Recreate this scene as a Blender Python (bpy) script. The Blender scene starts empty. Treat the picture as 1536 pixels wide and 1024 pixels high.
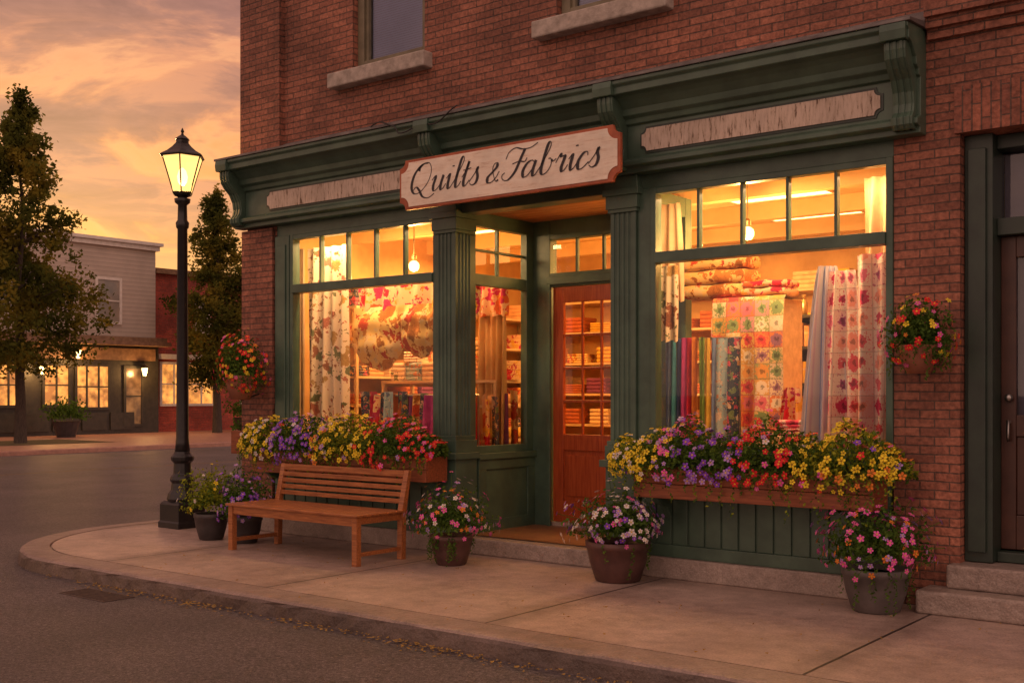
import bpy, math, random
from mathutils import Vector
R = random.Random(11)
U = R.uniform
scene = bpy.context.scene
col = scene.collection

# ------------------------------------------------------------------ mesh builder
class MB:
    def __init__(s): s.v=[]; s.f=[]; s.m=[]; s.mats=[]; s.uv=None
    def mi(s,m):
        if m not in s.mats: s.mats.append(m)
        return s.mats.index(m)
    def add(s,pts,faces,m):
        o=len(s.v); s.v.extend([tuple(p) for p in pts]); k=s.mi(m)
        for f in faces: s.f.append(tuple(i+o for i in f)); s.m.append(k)
    def poly(s,pts,m): s.add(pts,[tuple(range(len(pts)))],m)
    def box(s,x0,x1,y0,y1,z0,z1,m):
        p=[(x0,y0,z0),(x1,y0,z0),(x1,y1,z0),(x0,y1,z0),(x0,y0,z1),(x1,y0,z1),(x1,y1,z1),(x0,y1,z1)]
        s.add(p,[(0,3,2,1),(4,5,6,7),(0,1,5,4),(1,2,6,5),(2,3,7,6),(3,0,4,7)],m)
    def prism(s,poly,a,b,m,axis='x'):
        n=len(poly)
        def P(t,q):
            if axis=='x': return (t,q[0],q[1])
            if axis=='y': return (q[0],t,q[1])
            return (q[0],q[1],t)
        pts=[P(a,q) for q in poly]+[P(b,q) for q in poly]
        fs=[tuple(range(n))[::-1],tuple(range(n,2*n))]
        for i in range(n): j=(i+1)%n; fs.append((i,j,j+n,i+n))
        s.add(pts,fs,m)
    def lathe(s,prof,cx,cy,z0,m,n=20,rot=0,cap=True):
        pts=[];fs=[]
        for r,z in prof:
            for k in range(n):
                a=2*math.pi*k/n+rot; pts.append((cx+r*math.cos(a),cy+r*math.sin(a),z0+z))
        for i in range(len(prof)-1):
            for k in range(n):
                j=(k+1)%n; fs.append((i*n+k,i*n+j,(i+1)*n+j,(i+1)*n+k))
        if cap:
            fs.append(tuple(range(n))[::-1]); fs.append(tuple(range((len(prof)-1)*n,len(prof)*n)))
        s.add(pts,fs,m)
    def tube(s,path,rad,m,n=7):
        path=[Vector(p) for p in path]; pts=[];fs=[]
        for i,p in enumerate(path):
            d=(path[min(i+1,len(path)-1)]-path[max(i-1,0)]).normalized()
            a=d.cross(Vector((.31,.95,.12))); 
            if a.length<1e-3: a=d.cross(Vector((1,0,0)))
            a.normalize(); b=d.cross(a)
            r=rad[i] if isinstance(rad,(list,tuple)) else rad
            for k in range(n):
                t=2*math.pi*k/n; q=p+a*(r*math.cos(t))+b*(r*math.sin(t)); pts.append(tuple(q))
        for i in range(len(path)-1):
            for k in range(n):
                j=(k+1)%n; fs.append((i*n+k,i*n+j,(i+1)*n+j,(i+1)*n+k))
        fs.append(tuple(range(n))); fs.append(tuple(range((len(path)-1)*n,len(path)*n)))
        s.add(pts,fs,m)
    def leaf(s,p,size,m,up=0.3,asp=0.55):
        d=Vector((U(-1,1),U(-1,1),U(-1,1)+up)).normalized()
        e=d.cross(Vector((U(-1,1),U(-1,1),U(-1,1))))
        if e.length<1e-3: return
        e.normalize(); p=Vector(p)
        s.poly([p-d*size*.5,p+e*size*asp*.5,p+d*size*.5,p-e*size*asp*.5],m)
    def flower(s,p,nrm,r,m,mc):
        nrm=Vector(nrm).normalized(); a=nrm.cross(Vector((U(-1,1),U(-1,1),U(-1,1)))).normalized(); b=nrm.cross(a); p=Vector(p)
        for k in range(5):
            t=2*math.pi*k/5; 
            def Q(ang,rr,h): return p+(a*math.cos(ang)+b*math.sin(ang))*rr+nrm*h
            s.poly([p,Q(t-.5,r*.75,r*.18),Q(t-.15,r,r*.12),Q(t+.15,r,r*.12),Q(t+.5,r*.75,r*.18)],m)
        s.poly([p+(a*math.cos(t)+b*math.sin(t))*r*.26+nrm*r*.25 for t in (0,1.26,2.51,3.77,5.03)],mc)

WO={}
def thing(name,label,category,loc,group=None):
    e=bpy.data.objects.new(name,None); e.empty_display_size=.3; e.location=loc; col.objects.link(e)
    e["label"]=label; e["category"]=category
    if group: e["group"]=group
    WO[e.name]=Vector(loc); return e
def make(mb,name,parent=None,origin=(0,0,0),smooth=False,bevel=0,label=None,category=None,kind=None,group=None,segs=2):
    o=WO[parent.name] if parent else Vector(origin)
    me=bpy.data.meshes.new(name)
    me.from_pydata([(v[0]-o.x,v[1]-o.y,v[2]-o.z) for v in mb.v],[],mb.f)
    for m in mb.mats: me.materials.append(m)
    me.polygons.foreach_set("material_index",mb.m)
    if mb.uv:
        ul=me.uv_layers.new(name="UVMap")
        for lp in me.loops: ul.data[lp.index].uv=mb.uv[lp.vertex_index]
    if smooth: me.polygons.foreach_set("use_smooth",[True]*len(me.polygons))
    me.update()
    ob=bpy.data.objects.new(name,me); col.objects.link(ob)
    if parent: ob.parent=parent
    else: ob.location=o
    WO[ob.name]=o
    if bevel:
        b=ob.modifiers.new("bevel",'BEVEL'); b.width=bevel; b.segments=segs; b.limit_method='ANGLE'; b.angle_limit=math.radians(40)
    if label: ob["label"]=label
    if category: ob["category"]=category
    if kind: ob["kind"]=kind
    if group: ob["group"]=group
    return ob

# ------------------------------------------------------------------ materials
def newmat(name):
    m=bpy.data.materials.new(name); m.use_nodes=True; nt=m.node_tree
    b=nt.nodes["Principled BSDF"]; return m,nt,b
def N(nt,t,**k):
    n=nt.nodes.new(t)
    for a,v in k.items(): setattr(n,a,v)
    return n
def L(nt,a,b): nt.links.new(a,b)
def mathn(nt,op,a,b=None,c=None):
    n=N(nt,'ShaderNodeMath',operation=op)
    for i,v in enumerate((a,b,c)):
        if v is None: continue
        if hasattr(v,'is_linked'): L(nt,v,n.inputs[i])
        else: n.inputs[i].default_value=v
    return n.outputs[0]
def mixc(nt,f,a,b,mode='MIX'):
    n=N(nt,'ShaderNodeMix',data_type='RGBA',blend_type=mode)
    for i,v in ((0,f),(6,a),(7,b)):
        if hasattr(v,'is_linked'): L(nt,v,n.inputs[i])
        else: n.inputs[i].default_value=v if i==0 else (*v,1) if len(v)==3 else v
    return n.outputs[2]
def ramp(nt,f,stops,const=False):
    n=N(nt,'ShaderNodeValToRGB'); cr=n.color_ramp
    if const: cr.interpolation='CONSTANT'
    while len(cr.elements)<len(stops): cr.elements.new(.5)
    for e,(p,c) in zip(cr.elements,stops):
        e.position=p; e.color=(*c,1) if hasattr(c,'__len__') else (c,c,c,1)
    L(nt,f,n.inputs[0]); return n.outputs[0]
def pos(nt):
    g=N(nt,'ShaderNodeNewGeometry'); return g.outputs['Position']
def noise(nt,vec,scale,detail=5,rough=.55,stretch=None,dist=0):
    if stretch:
        mp=N(nt,'ShaderNodeMapping'); mp.inputs['Scale'].default_value=stretch; L(nt,vec,mp.inputs[0]); vec=mp.outputs[0]
    n=N(nt,'ShaderNodeTexNoise'); n.inputs['Scale'].default_value=scale; n.inputs['Detail'].default_value=detail
    n.inputs['Roughness'].default_value=rough; n.inputs['Distortion'].default_value=dist
    L(nt,vec,n.inputs['Vector']); return n
def bumpn(nt,b,h,strength,dist=.01,prev=None):
    n=N(nt,'ShaderNodeBump'); n.inputs['Strength'].default_value=strength; n.inputs['Distance'].default_value=dist
    L(nt,h,n.inputs['Height']); 
    if prev: L(nt,prev,n.inputs['Normal'])
    L(nt,n.outputs[0],b.inputs['Normal']); return n.outputs[0]
def pm(name,c1,c2=None,scale=6,rough=.6,bump=0,bdist=.01,stretch=None,metal=0,emit=None,es=0,lo=.35,hi=.65,spec=.5,bscale=None):
    m,nt,b=newmat(name); P=pos(nt)
    if c2 is None: c2=tuple(x*.75 for x in c1)
    n=noise(nt,P,scale,6,.6,stretch)
    c=ramp(nt,n.outputs[0],[(lo,c1),(hi,c2)]); L(nt,c,b.inputs['Base Color'])
    b.inputs['Roughness'].default_value=rough; b.inputs['Metallic'].default_value=metal; b.inputs['Specular IOR Level'].default_value=spec
    if bump:
        n2=noise(nt,P,bscale or scale*4,5,.6,stretch); bumpn(nt,b,n2.outputs[0],bump,bdist)
    if emit: b.inputs['Emission Color'].default_value=(*emit,1); b.inputs['Emission Strength'].default_value=es
    return m

def brickmat(name,c1,c2,mortar,bw=.205,rh=.063,swap=False,bump=.9):
    m,nt,b=newmat(name); P=pos(nt); s=N(nt,'ShaderNodeSeparateXYZ'); L(nt,P,s.inputs[0])
    h=mathn(nt,'ADD',s.outputs[0],s.outputs[1]); c=N(nt,'ShaderNodeCombineXYZ')
    wob=noise(nt,P,3,2); w=mathn(nt,'MULTIPLY_ADD',wob.outputs[0],.014,-.007)
    wob2=noise(nt,P,22,2); w=mathn(nt,'ADD',w,mathn(nt,'MULTIPLY_ADD',wob2.outputs[0],.006,-.003))
    zz=mathn(nt,'ADD',s.outputs[2],w)
    if swap: L(nt,zz,c.inputs[0]); L(nt,h,c.inputs[1])
    else: L(nt,h,c.inputs[0]); L(nt,zz,c.inputs[1])
    bt=N(nt,'ShaderNodeTexBrick'); L(nt,c.outputs[0],bt.inputs['Vector'])
    bt.inputs['Scale'].default_value=1; bt.inputs['Brick Width'].default_value=bw; bt.inputs['Row Height'].default_value=rh
    bt.inputs['Mortar Size'].default_value=.0055; bt.inputs['Mortar Smooth'].default_value=.4; bt.inputs['Bias'].default_value=-.1
    bt.inputs['Color1'].default_value=(*c1,1); bt.inputs['Color2'].default_value=(*c2,1); bt.inputs['Mortar'].default_value=(*mortar,1)
    n=noise(nt,P,1.1,6,.6); n2=noise(nt,P,28,4,.6)
    k=ramp(nt,n.outputs[0],[(.3,.5),(.7,1.25)]); cc=mixc(nt,1,bt.outputs[0],k,'MULTIPLY')
    k2=ramp(nt,n2.outputs[0],[(.3,.55),(.7,1.3)]); cc=mixc(nt,1,cc,k2,'MULTIPLY')
    L(nt,cc,b.inputs['Base Color']); b.inputs['Roughness'].default_value=.7
    inv=mathn(nt,'SUBTRACT',1,bt.outputs['Fac'])
    p=bumpn(nt,b,inv,bump,.015); bumpn(nt,b,n2.outputs[0],.8,.014,p)
    return m

BRICK=brickmat('brick',(.39,.15,.092),(.24,.088,.056),(.13,.075,.055))
SOLDIER=brickmat('soldier_brick',(.38,.135,.08),(.24,.085,.055),(.13,.08,.06),swap=True)
REDBRICK=brickmat('far_brick',(.5,.085,.05),(.36,.065,.045),(.25,.12,.09),bw=.3,rh=.1)
GREEN=pm('green_paint',(.08,.142,.1),(.046,.085,.06),scale=3,rough=.38,bump=.25,bdist=.004)
DGREEN=pm('dark_green_paint',(.03,.052,.038),(.02,.033,.026),rough=.4)
STONE=pm('limestone',(.52,.45,.39),(.3,.26,.22),scale=9,rough=.85,bump=.6)
LEAD=pm('lead_flashing',(.22,.2,.19),(.1,.09,.09),scale=5,rough=.5,metal=.3)
BLACK=pm('black_iron',(.012,.012,.014),(.02,.018,.017),scale=20,rough=.35,bump=.2,bdist=.003)
BENCHW=pm('bench_wood',(.45,.165,.055),(.23,.075,.026),scale=5,stretch=(1,14,14),rough=.32,bump=.3,bdist=.003)
BOXW=pm('box_wood',(.34,.1,.04),(.18,.05,.02),scale=5,stretch=(1,12,12),rough=.5,bump=.3,bdist=.003)
DOORW=pm('door_wood',(.42,.085,.024),(.28,.048,.015),scale=4,stretch=(14,14,1),rough=.26,bump=.2,bdist=.002)
SOFFW=pm('soffit_wood',(.6,.25,.09),(.36,.14,.05),scale=4,stretch=(1,14,14),rough=.4)
DARKW=pm('dark_door',(.085,.036,.024),(.05,.022,.016),scale=4,rough=.35)
SOIL=pm('soil',(.03,.02,.015),rough=.95)
BRASS=pm('brass',(.5,.35,.15),rough=.3,metal=1)
STEEL=pm('steel',(.4,.38,.36),rough=.35,metal=1)
POTG=pm('grey_pot',(.14,.12,.115),(.09,.078,.075),rough=.6,bump=.2,bdist=.004)
POTB=pm('brown_pot',(.12,.055,.045),(.07,.032,.028),rough=.5,bump=.2,bdist=.004)
POTD=pm('dark_pot',(.06,.05,.05),(.035,.03,.03),rough=.5)
POTT=pm('terracotta_pot',(.35,.13,.07),(.22,.08,.045),rough=.7)
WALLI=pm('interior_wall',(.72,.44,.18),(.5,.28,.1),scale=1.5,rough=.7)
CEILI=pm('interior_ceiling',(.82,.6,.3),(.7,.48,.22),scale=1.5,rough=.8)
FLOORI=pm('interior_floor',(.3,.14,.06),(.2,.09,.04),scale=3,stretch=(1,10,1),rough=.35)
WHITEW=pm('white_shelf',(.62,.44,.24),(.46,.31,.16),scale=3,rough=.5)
BLKW=pm('black_shelf',(.03,.022,.018),rough=.5)
OLIVE=pm('window_frame_olive',(.22,.19,.12),(.14,.12,.075),rough=.5,bump=.2)
WHITET=pm('white_trim',(.75,.7,.65),(.62,.58,.52),rough=.6)

def glassmat(name,tint=(.95,.95,.95),ior=1.45,boost=1.0):
    m=bpy.data.materials.new(name); m.use_nodes=True; nt=m.node_tree; nt.nodes.clear()
    o=N(nt,'ShaderNodeOutputMaterial'); t=N(nt,'ShaderNodeBsdfTransparent'); g=N(nt,'ShaderNodeBsdfGlossy')
    t.inputs[0].default_value=(*tint,1); g.inputs['Roughness'].default_value=.02; f=N(nt,'ShaderNodeFresnel'); f.inputs[0].default_value=ior
    x=N(nt,'ShaderNodeMixShader'); fb=mathn(nt,'MULTIPLY',f.outputs[0],boost)
    L(nt,fb,x.inputs[0]); L(nt,t.outputs[0],x.inputs[1]); L(nt,g.outputs[0],x.inputs[2]); L(nt,x.outputs[0],o.inputs[0]); return m
GLASS=glassmat('glass'); DGLASS=glassmat('dark_glass',(.8,.84,.95),1.6,1.6)

def emat(name,c,s):
    m,nt,b=newmat(name); b.inputs['Base Color'].default_value=(.8,.7,.5,1)
    b.inputs['Emission Color'].default_value=(*c,1); b.inputs['Emission Strength'].default_value=s; return m
def glowglass(name,c,s,f=.55):
    m=bpy.data.materials.new(name); m.use_nodes=True; nt=m.node_tree; nt.nodes.clear()
    o=N(nt,'ShaderNodeOutputMaterial'); t=N(nt,'ShaderNodeBsdfTransparent'); e=N(nt,'ShaderNodeEmission'); x=N(nt,'ShaderNodeMixShader')
    t.inputs[0].default_value=(1,.85,.6,1); e.inputs[0].default_value=(*c,1); e.inputs[1].default_value=s; x.inputs[0].default_value=f
    L(nt,t.outputs[0],x.inputs[1]); L(nt,e.outputs[0],x.inputs[2]); L(nt,x.outputs[0],o.inputs[0]); return m
TROF=emat('troffer_light',(1,.64,.24),5)
BULB=emat('bulb_glow',(1,.62,.22),4)
LAMPG=glowglass('lantern_glow',(1,.57,.17),2.1,.85)
LBULB=emat('lantern_bulb_glow',(1,.72,.35),16)
def litmat(name,c1,c2,s,scale=2):
    m,nt,b=newmat(name); P=pos(nt); n=noise(nt,P,scale,4,.6); v=N(nt,'ShaderNodeTexVoronoi'); v.inputs['Scale'].default_value=scale*1.6; L(nt,P,v.inputs['Vector'])
    c=ramp(nt,n.outputs[0],[(.38,c1),(.6,c2)]); k=ramp(nt,v.outputs['Distance'],[(.1,.45),(.5,1)]); c=mixc(nt,1,c,k,'MULTIPLY')
    L(nt,c,b.inputs['Emission Color']); b.inputs['Emission Strength'].default_value=s; b.inputs['Base Color'].default_value=(.1,.06,.03,1); b.inputs['Roughness'].default_value=.2; return m
LIT=litmat('lit_interior',(1,.38,.07),(.4,.13,.03),1.5)

def floral(name,base,cols,scale=9,thr=.42,rough=.85):
    m,nt,b=newmat(name); P=pos(nt); n=noise(nt,P,scale*1.6,3,.6)
    v1=N(nt,'ShaderNodeVectorMath',operation='SCALE'); L(nt,n.outputs['Color'],v1.inputs[0]); v1.inputs['Scale'].default_value=.2*9/scale
    v2=N(nt,'ShaderNodeVectorMath',operation='ADD'); L(nt,P,v2.inputs[0]); L(nt,v1.outputs[0],v2.inputs[1])
    c=base
    for sc,th,cs in ((scale*2.4,thr*.75,cols[::-1]),(scale,thr,cols)):
        v=N(nt,'ShaderNodeTexVoronoi'); v.inputs['Scale'].default_value=sc; L(nt,v2.outputs[0],v.inputs['Vector'])
        s=N(nt,'ShaderNodeSeparateColor'); L(nt,v.outputs['Color'],s.inputs[0])
        pc=ramp(nt,s.outputs[0],[(i/len(cs),k) for i,k in enumerate(cs)],True)
        dk=ramp(nt,v.outputs['Distance'],[(.0,.4),(.12,1),(.2,.6),(.3,.9)]); pc=mixc(nt,1,pc,dk,'MULTIPLY')
        mk=ramp(nt,v.outputs['Distance'],[(0,1),(th,1),(th+.03,0)]) 
        kp=mathn(nt,'GREATER_THAN',s.outputs[1],.25); mm=mathn(nt,'MULTIPLY',mk,kp)
        c=mixc(nt,mm,c,pc)
    L(nt,c,b.inputs['Base Color']); b.inputs['Roughness'].default_value=rough; b.inputs['Specular IOR Level'].default_value=.2; return m
def patch(name,pal,pal2,size=.16,motif=.36,uv=True,spl=.53):
    m,nt,b=newmat(name); s=N(nt,'ShaderNodeSeparateXYZ')
    P0=pos(nt)
    if uv:
        u=N(nt,'ShaderNodeUVMap'); P=u.outputs[0]; L(nt,P,s.inputs[0]); X=mathn(nt,'DIVIDE',s.outputs[0],size); Z=mathn(nt,'DIVIDE',s.outputs[1],size)
    else:
        P=P0; L(nt,P,s.inputs[0]); X=mathn(nt,'DIVIDE',mathn(nt,'MULTIPLY_ADD',s.outputs[1],.35,s.outputs[0]),size); Z=mathn(nt,'DIVIDE',s.outputs[2],size)
    fx=mathn(nt,'FLOOR',X); fz=mathn(nt,'FLOOR',Z); c=N(nt,'ShaderNodeCombineXYZ'); L(nt,fx,c.inputs[0]); L(nt,fz,c.inputs[1])
    w=N(nt,'ShaderNodeTexWhiteNoise',noise_dimensions='2D'); L(nt,c.outputs[0],w.inputs['Vector'])
    sc=N(nt,'ShaderNodeSeparateColor'); L(nt,w.outputs['Color'],sc.inputs[0])
    ca=ramp(nt,sc.outputs[0],[(i/len(pal),k) for i,k in enumerate(pal)],True)
    cb=ramp(nt,sc.outputs[1],[(i/len(pal2),k) for i,k in enumerate(pal2)],True)
    gx=mathn(nt,'SUBTRACT',mathn(nt,'SUBTRACT',X,fx),.5); gz=mathn(nt,'SUBTRACT',mathn(nt,'SUBTRACT',Z,fz),.5)
    n=noise(nt,P0,34,3,.6); nn=mathn(nt,'MULTIPLY_ADD',n.outputs[0],.7,-.35)
    d=mathn(nt,'ADD',mathn(nt,'SQRT',mathn(nt,'ADD',mathn(nt,'MULTIPLY',gx,gx),mathn(nt,'MULTIPLY',gz,gz))),nn)
    big=mathn(nt,'MULTIPLY_ADD',sc.outputs[2],.22,motif-.12)
    mk=mathn(nt,'LESS_THAN',d,big)
    ring=ramp(nt,d,[(0,0.45),(motif*.35,.45),(motif*.4,1)])
    mt=mixc(nt,1,cb,ring,'MULTIPLY')
    n3=noise(nt,P0,55,2,.5); sp=ramp(nt,n3.outputs[0],[(spl,0),(spl+.04,.85)]); ca=mixc(nt,sp,ca,cb)
    cc=mixc(nt,mk,ca,mt)
    seam=mathn(nt,'MAXIMUM',mathn(nt,'ABSOLUTE',gx),mathn(nt,'ABSOLUTE',gz)); sm=ramp(nt,seam,[(0,1),(.46,1),(.5,.65)])
    cc=mixc(nt,1,cc,sm,'MULTIPLY'); L(nt,cc,b.inputs['Base Color']); b.inputs['Roughness'].default_value=.9
    bumpn(nt,b,sm,.6,.01); return m
FLC=floral('cream_floral',(.72,.56,.4),[(.3,.1,.05),(.45,.25,.08),(.5,.16,.1),(.18,.18,.08)],scale=6)
FLR=floral('red_floral',(.7,.42,.22),[(.6,.02,.04),(.65,.12,.03),(.5,.03,.1),(.75,.38,.05)],scale=6,thr=.5)
FLY=floral('gold_floral',(.7,.44,.14),[(.5,.06,.02),(.72,.5,.24),(.35,.12,.02),(.55,.2,.04)],scale=6,thr=.55)
FLD=floral('dark_floral',(.05,.06,.09),[(.6,.1,.15),(.7,.5,.35),(.2,.25,.12),(.65,.3,.1)],scale=14)
FLB=floral('blue_floral',(.3,.38,.4),[(.65,.5,.4),(.12,.16,.26),(.55,.25,.15)],scale=14)
QOR=patch('orange_quilt',[(.7,.2,.06),(.7,.45,.18),(.3,.32,.12),(.7,.5,.3),(.6,.25,.25),(.65,.35,.08)],[(.6,.05,.05),(.7,.3,.06),(.75,.6,.42),(.3,.12,.18),(.2,.26,.1),(.65,.15,.2)],.135,uv=False)
QPK=patch('pink_quilt',[(.74,.62,.56),(.75,.64,.56),(.72,.48,.46),(.75,.62,.54),(.74,.55,.5)],[(.55,.03,.12),(.68,.16,.28),(.38,.05,.2),(.72,.3,.24),(.62,.08,.12)],.165,.33,spl=.6)
QPF=patch('pink_quilt_folded',[(.75,.55,.5),(.78,.6,.52)],[(.65,.05,.12),(.75,.2,.3)],.15,.36,uv=False)
def cloth(n,c): return pm(n,c,tuple(x*.75 for x in c),scale=12,rough=.85,bump=.15,spec=.2)
CL=[cloth('cloth_%s'%n,c) for n,c in (('navy',(.05,.08,.22)),('teal',(.06,.25,.34)),('slate',(.2,.27,.46)),('crimson',(.45,.02,.05)),('magenta',(.42,.05,.22)),('orange',(.65,.2,.04)),('gold',(.65,.38,.06)),('green',(.22,.33,.07)),('cream',(.68,.46,.26)),('rust',(.42,.11,.04)),('plum',(.2,.05,.15)),('peach',(.66,.33,.15)))]
CURT=pm('beige_curtain',(.66,.4,.17),(.46,.26,.1),scale=3,rough=.9)
SHEER=pm('sheer_curtain',(.7,.46,.25),(.56,.35,.18),scale=6,rough=.9)
def stripes(name,c1,c2,c3,f):
    m,nt,b=newmat(name); u=N(nt,'ShaderNodeUVMap'); s=N(nt,'ShaderNodeSeparateXYZ'); L(nt,u.outputs[0],s.inputs[0])
    a=mathn(nt,'FRACT',mathn(nt,'MULTIPLY',s.outputs[0],f)); c=ramp(nt,a,[(0,c1),(.3,c2),(.5,c1),(.7,c3),(.85,c1)],True); L(nt,c,b.inputs['Base Color']); b.inputs['Roughness'].default_value=.9; return m
BLUEST=stripes('pale_striped',(.6,.56,.62),(.28,.34,.6),(.52,.42,.55),12)

def foliage(name,c1,c2,c3,scale=14,tr=.3):
    m=bpy.data.materials.new(name); m.use_nodes=True; nt=m.node_tree; nt.nodes.clear(); P=pos(nt)
    o=N(nt,'ShaderNodeOutputMaterial'); d=N(nt,'ShaderNodeBsdfDiffuse'); t=N(nt,'ShaderNodeBsdfTranslucent'); x=N(nt,'ShaderNodeMixShader'); x.inputs[0].default_value=tr
    n=noise(nt,P,scale,2); c=ramp(nt,n.outputs[0],[(.3,c1),(.5,c2),(.7,c3)]); L(nt,c,d.inputs[0]); L(nt,c,t.inputs[0]); L(nt,d.outputs[0],x.inputs[1]); L(nt,t.outputs[0],x.inputs[2]); L(nt,x.outputs[0],o.inputs[0]); return m
LEAF=foliage('leaves',(.035,.075,.015),(.08,.15,.03),(.15,.24,.04))
LEAFY=foliage('lime_leaves',(.12,.17,.02),(.25,.3,.03),(.42,.43,.05))
TLEAF=foliage('tree_leaves',(.05,.065,.016),(.11,.12,.025),(.28,.22,.035),.9,.5)
DRY=foliage('fallen_leaves',(.4,.24,.07),(.52,.34,.1),(.2,.11,.04),40)
BARK=pm('bark',(.07,.05,.035),(.035,.025,.018),scale=8,stretch=(4,4,1),rough=.9,bump=.6)
def petal(n,c): return pm('petal_'+n,c,tuple(x*.7 for x in c),scale=30,rough=.6,spec=.2)
YEL=petal('yellow',(.95,.72,.04)); PUR=petal('purple',(.28,.08,.65)); PNK=petal('pink',(.9,.14,.5)); RED=petal('red',(.85,.03,.04)); WHT=petal('white',(.85,.78,.75)); ORG=petal('orange',(.85,.25,.04)); LIL=petal('lilac',(.5,.3,.7)); CEN=petal('centre',(.3,.15,.02)); CENY=petal('centre_yellow',(.8,.5,.05))

def asphalt():
    m,nt,b=newmat('asphalt'); P=pos(nt); n1=noise(nt,P,.7,6,.65); n2=noise(nt,P,90,3,.7); n4=noise(nt,P,30,3,.7)
    c=ramp(nt,n1.outputs[0],[(.3,(.058,.05,.052)),(.7,(.12,.1,.1))]); k=ramp(nt,n2.outputs[0],[(.35,.2),(.7,2.6)]); c=mixc(nt,1,c,k,'MULTIPLY'); c=mixc(nt,1,c,ramp(nt,n4.outputs[0],[(.35,.5),(.7,1.6)]),'MULTIPLY')
    v=N(nt,'ShaderNodeTexVoronoi',feature='DISTANCE_TO_EDGE'); v.inputs['Scale'].default_value=.35
    nd=noise(nt,P,2,5,.7); av=N(nt,'ShaderNodeVectorMath',operation='ADD'); L(nt,P,av.inputs[0]); L(nt,nd.outputs['Color'],av.inputs[1]); L(nt,av.outputs[0],v.inputs['Vector'])
    ck=ramp(nt,v.outputs['Distance'],[(0,.5),(.005,1)]); c=mixc(nt,1,c,ck,'MULTIPLY')
    L(nt,c,b.inputs['Base Color']); b.inputs['Roughness'].default_value=.45; bumpn(nt,b,n2.outputs[0],1,.02); return m
def concrete(name,c1,c2,joint=True):
    m,nt,b=newmat(name); P=pos(nt); s=N(nt,'ShaderNodeSeparateXYZ'); L(nt,P,s.inputs[0])
    n1=noise(nt,P,1.3,8,.7); n2=noise(nt,P,70,3,.6); n3=noise(nt,P,7,5,.7)
    c=ramp(nt,n1.outputs[0],[(.3,c1),(.68,c2)]); c=mixc(nt,1,c,ramp(nt,n2.outputs[0],[(.3,.75),(.7,1.18)]),'MULTIPLY'); c=mixc(nt,1,c,ramp(nt,n3.outputs[0],[(.3,.7),(.6,1.05)]),'MULTIPLY')
    h=n2.outputs[0]
    L(nt,c,b.inputs['Base Color']); b.inputs['Roughness'].default_value=.42
    if joint:
        wx=mathn(nt,'MULTIPLY_ADD',n3.outputs[0],.01,-.005)
        fx=mathn(nt,'FRACT',mathn(nt,'DIVIDE',mathn(nt,'ADD',mathn(nt,'ADD',s.outputs[0],wx),24.5),2.2))
        dx=mathn(nt,'MULTIPLY',mathn(nt,'ABSOLUTE',mathn(nt,'SUBTRACT',fx,.5)),2.2)
        g=mathn(nt,'GREATER_THAN',dx,1.1-.010); inv=mathn(nt,'SUBTRACT',1,g)
        st=ramp(nt,dx,[(0,1),(.9,1),(1,.75)]); c=mixc(nt,1,c,st,'MULTIPLY')
        sl_=mathn(nt,'FLOOR',mathn(nt,'DIVIDE',mathn(nt,'ADD',s.outputs[0],24.5),2.2)); wn=N(nt,'ShaderNodeTexWhiteNoise',noise_dimensions='1D'); L(nt,sl_,wn.inputs['W']); c=mixc(nt,1,c,ramp(nt,wn.outputs['Value'],[(0,.84),(1,1.05)]),'MULTIPLY')
        # hairline cracks
        v=N(nt,'ShaderNodeTexVoronoi',feature='DISTANCE_TO_EDGE'); v.inputs['Scale'].default_value=.45
        nd=noise(nt,P,2.5,6,.7); av=N(nt,'ShaderNodeVectorMath',operation='ADD'); L(nt,P,av.inputs[0]); L(nt,nd.outputs['Color'],av.inputs[1]); L(nt,av.outputs[0],v.inputs['Vector'])
        c=mixc(nt,1,c,ramp(nt,v.outputs['Distance'],[(0,.55),(.003,1)]),'MULTIPLY')
        c=mixc(nt,g,c,(.03,.02,.018)); L(nt,c,b.inputs['Base Color'])
        p=bumpn(nt,b,inv,.8,.01); bumpn(nt,b,h,.35,.006,p)
    else: bumpn(nt,b,n3.outputs[0],.8,.03); 
    return m
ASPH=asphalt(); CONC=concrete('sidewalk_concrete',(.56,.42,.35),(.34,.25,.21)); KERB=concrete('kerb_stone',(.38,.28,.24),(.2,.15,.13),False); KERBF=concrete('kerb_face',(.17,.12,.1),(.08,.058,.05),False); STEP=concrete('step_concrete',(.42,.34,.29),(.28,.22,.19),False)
def peel(name):
    m,nt,b=newmat(name); P=pos(nt); n=noise(nt,P,6,6,.7,(7,1,1.2)); n2=noise(nt,P,3,4)
    c=ramp(nt,n.outputs[0],[(.36,(.14,.08,.05)),(.43,(.55,.44,.34)),(.55,(.68,.56,.46))]); c=mixc(nt,1,c,ramp(nt,n2.outputs[0],[(.3,.75),(.6,1)]),'MULTIPLY')
    L(nt,c,b.inputs['Base Color']); b.inputs['Roughness'].default_value=.7; bumpn(nt,b,n.outputs[0],.4,.004); return m
PEEL=peel('peeling_cream')
def signmat():
    m,nt,b=newmat('sign_cream'); P=pos(nt); n=noise(nt,P,4,7,.7,(1.2,6,12)); n2=noise(nt,P,2.2,5,.7)
    c=ramp(nt,n.outputs[0],[(.3,(.6,.42,.31)),(.42,(.86,.73,.58)),(.6,(.92,.83,.69))]); c=mixc(nt,1,c,ramp(nt,n2.outputs[0],[(.35,.8),(.6,1)]),'MULTIPLY')
    L(nt,c,b.inputs['Base Color']); b.inputs['Roughness'].default_value=.6; bumpn(nt,b,n.outputs[0],.3,.003); return m
SIGNC=signmat()
SIGNB=pm('sign_border',(.45,.12,.05),(.3,.07,.03),scale=8,rough=.55)
INK=pm('ink',(.015,.013,.02),(.025,.02,.025),scale=20,rough=.5)

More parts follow.
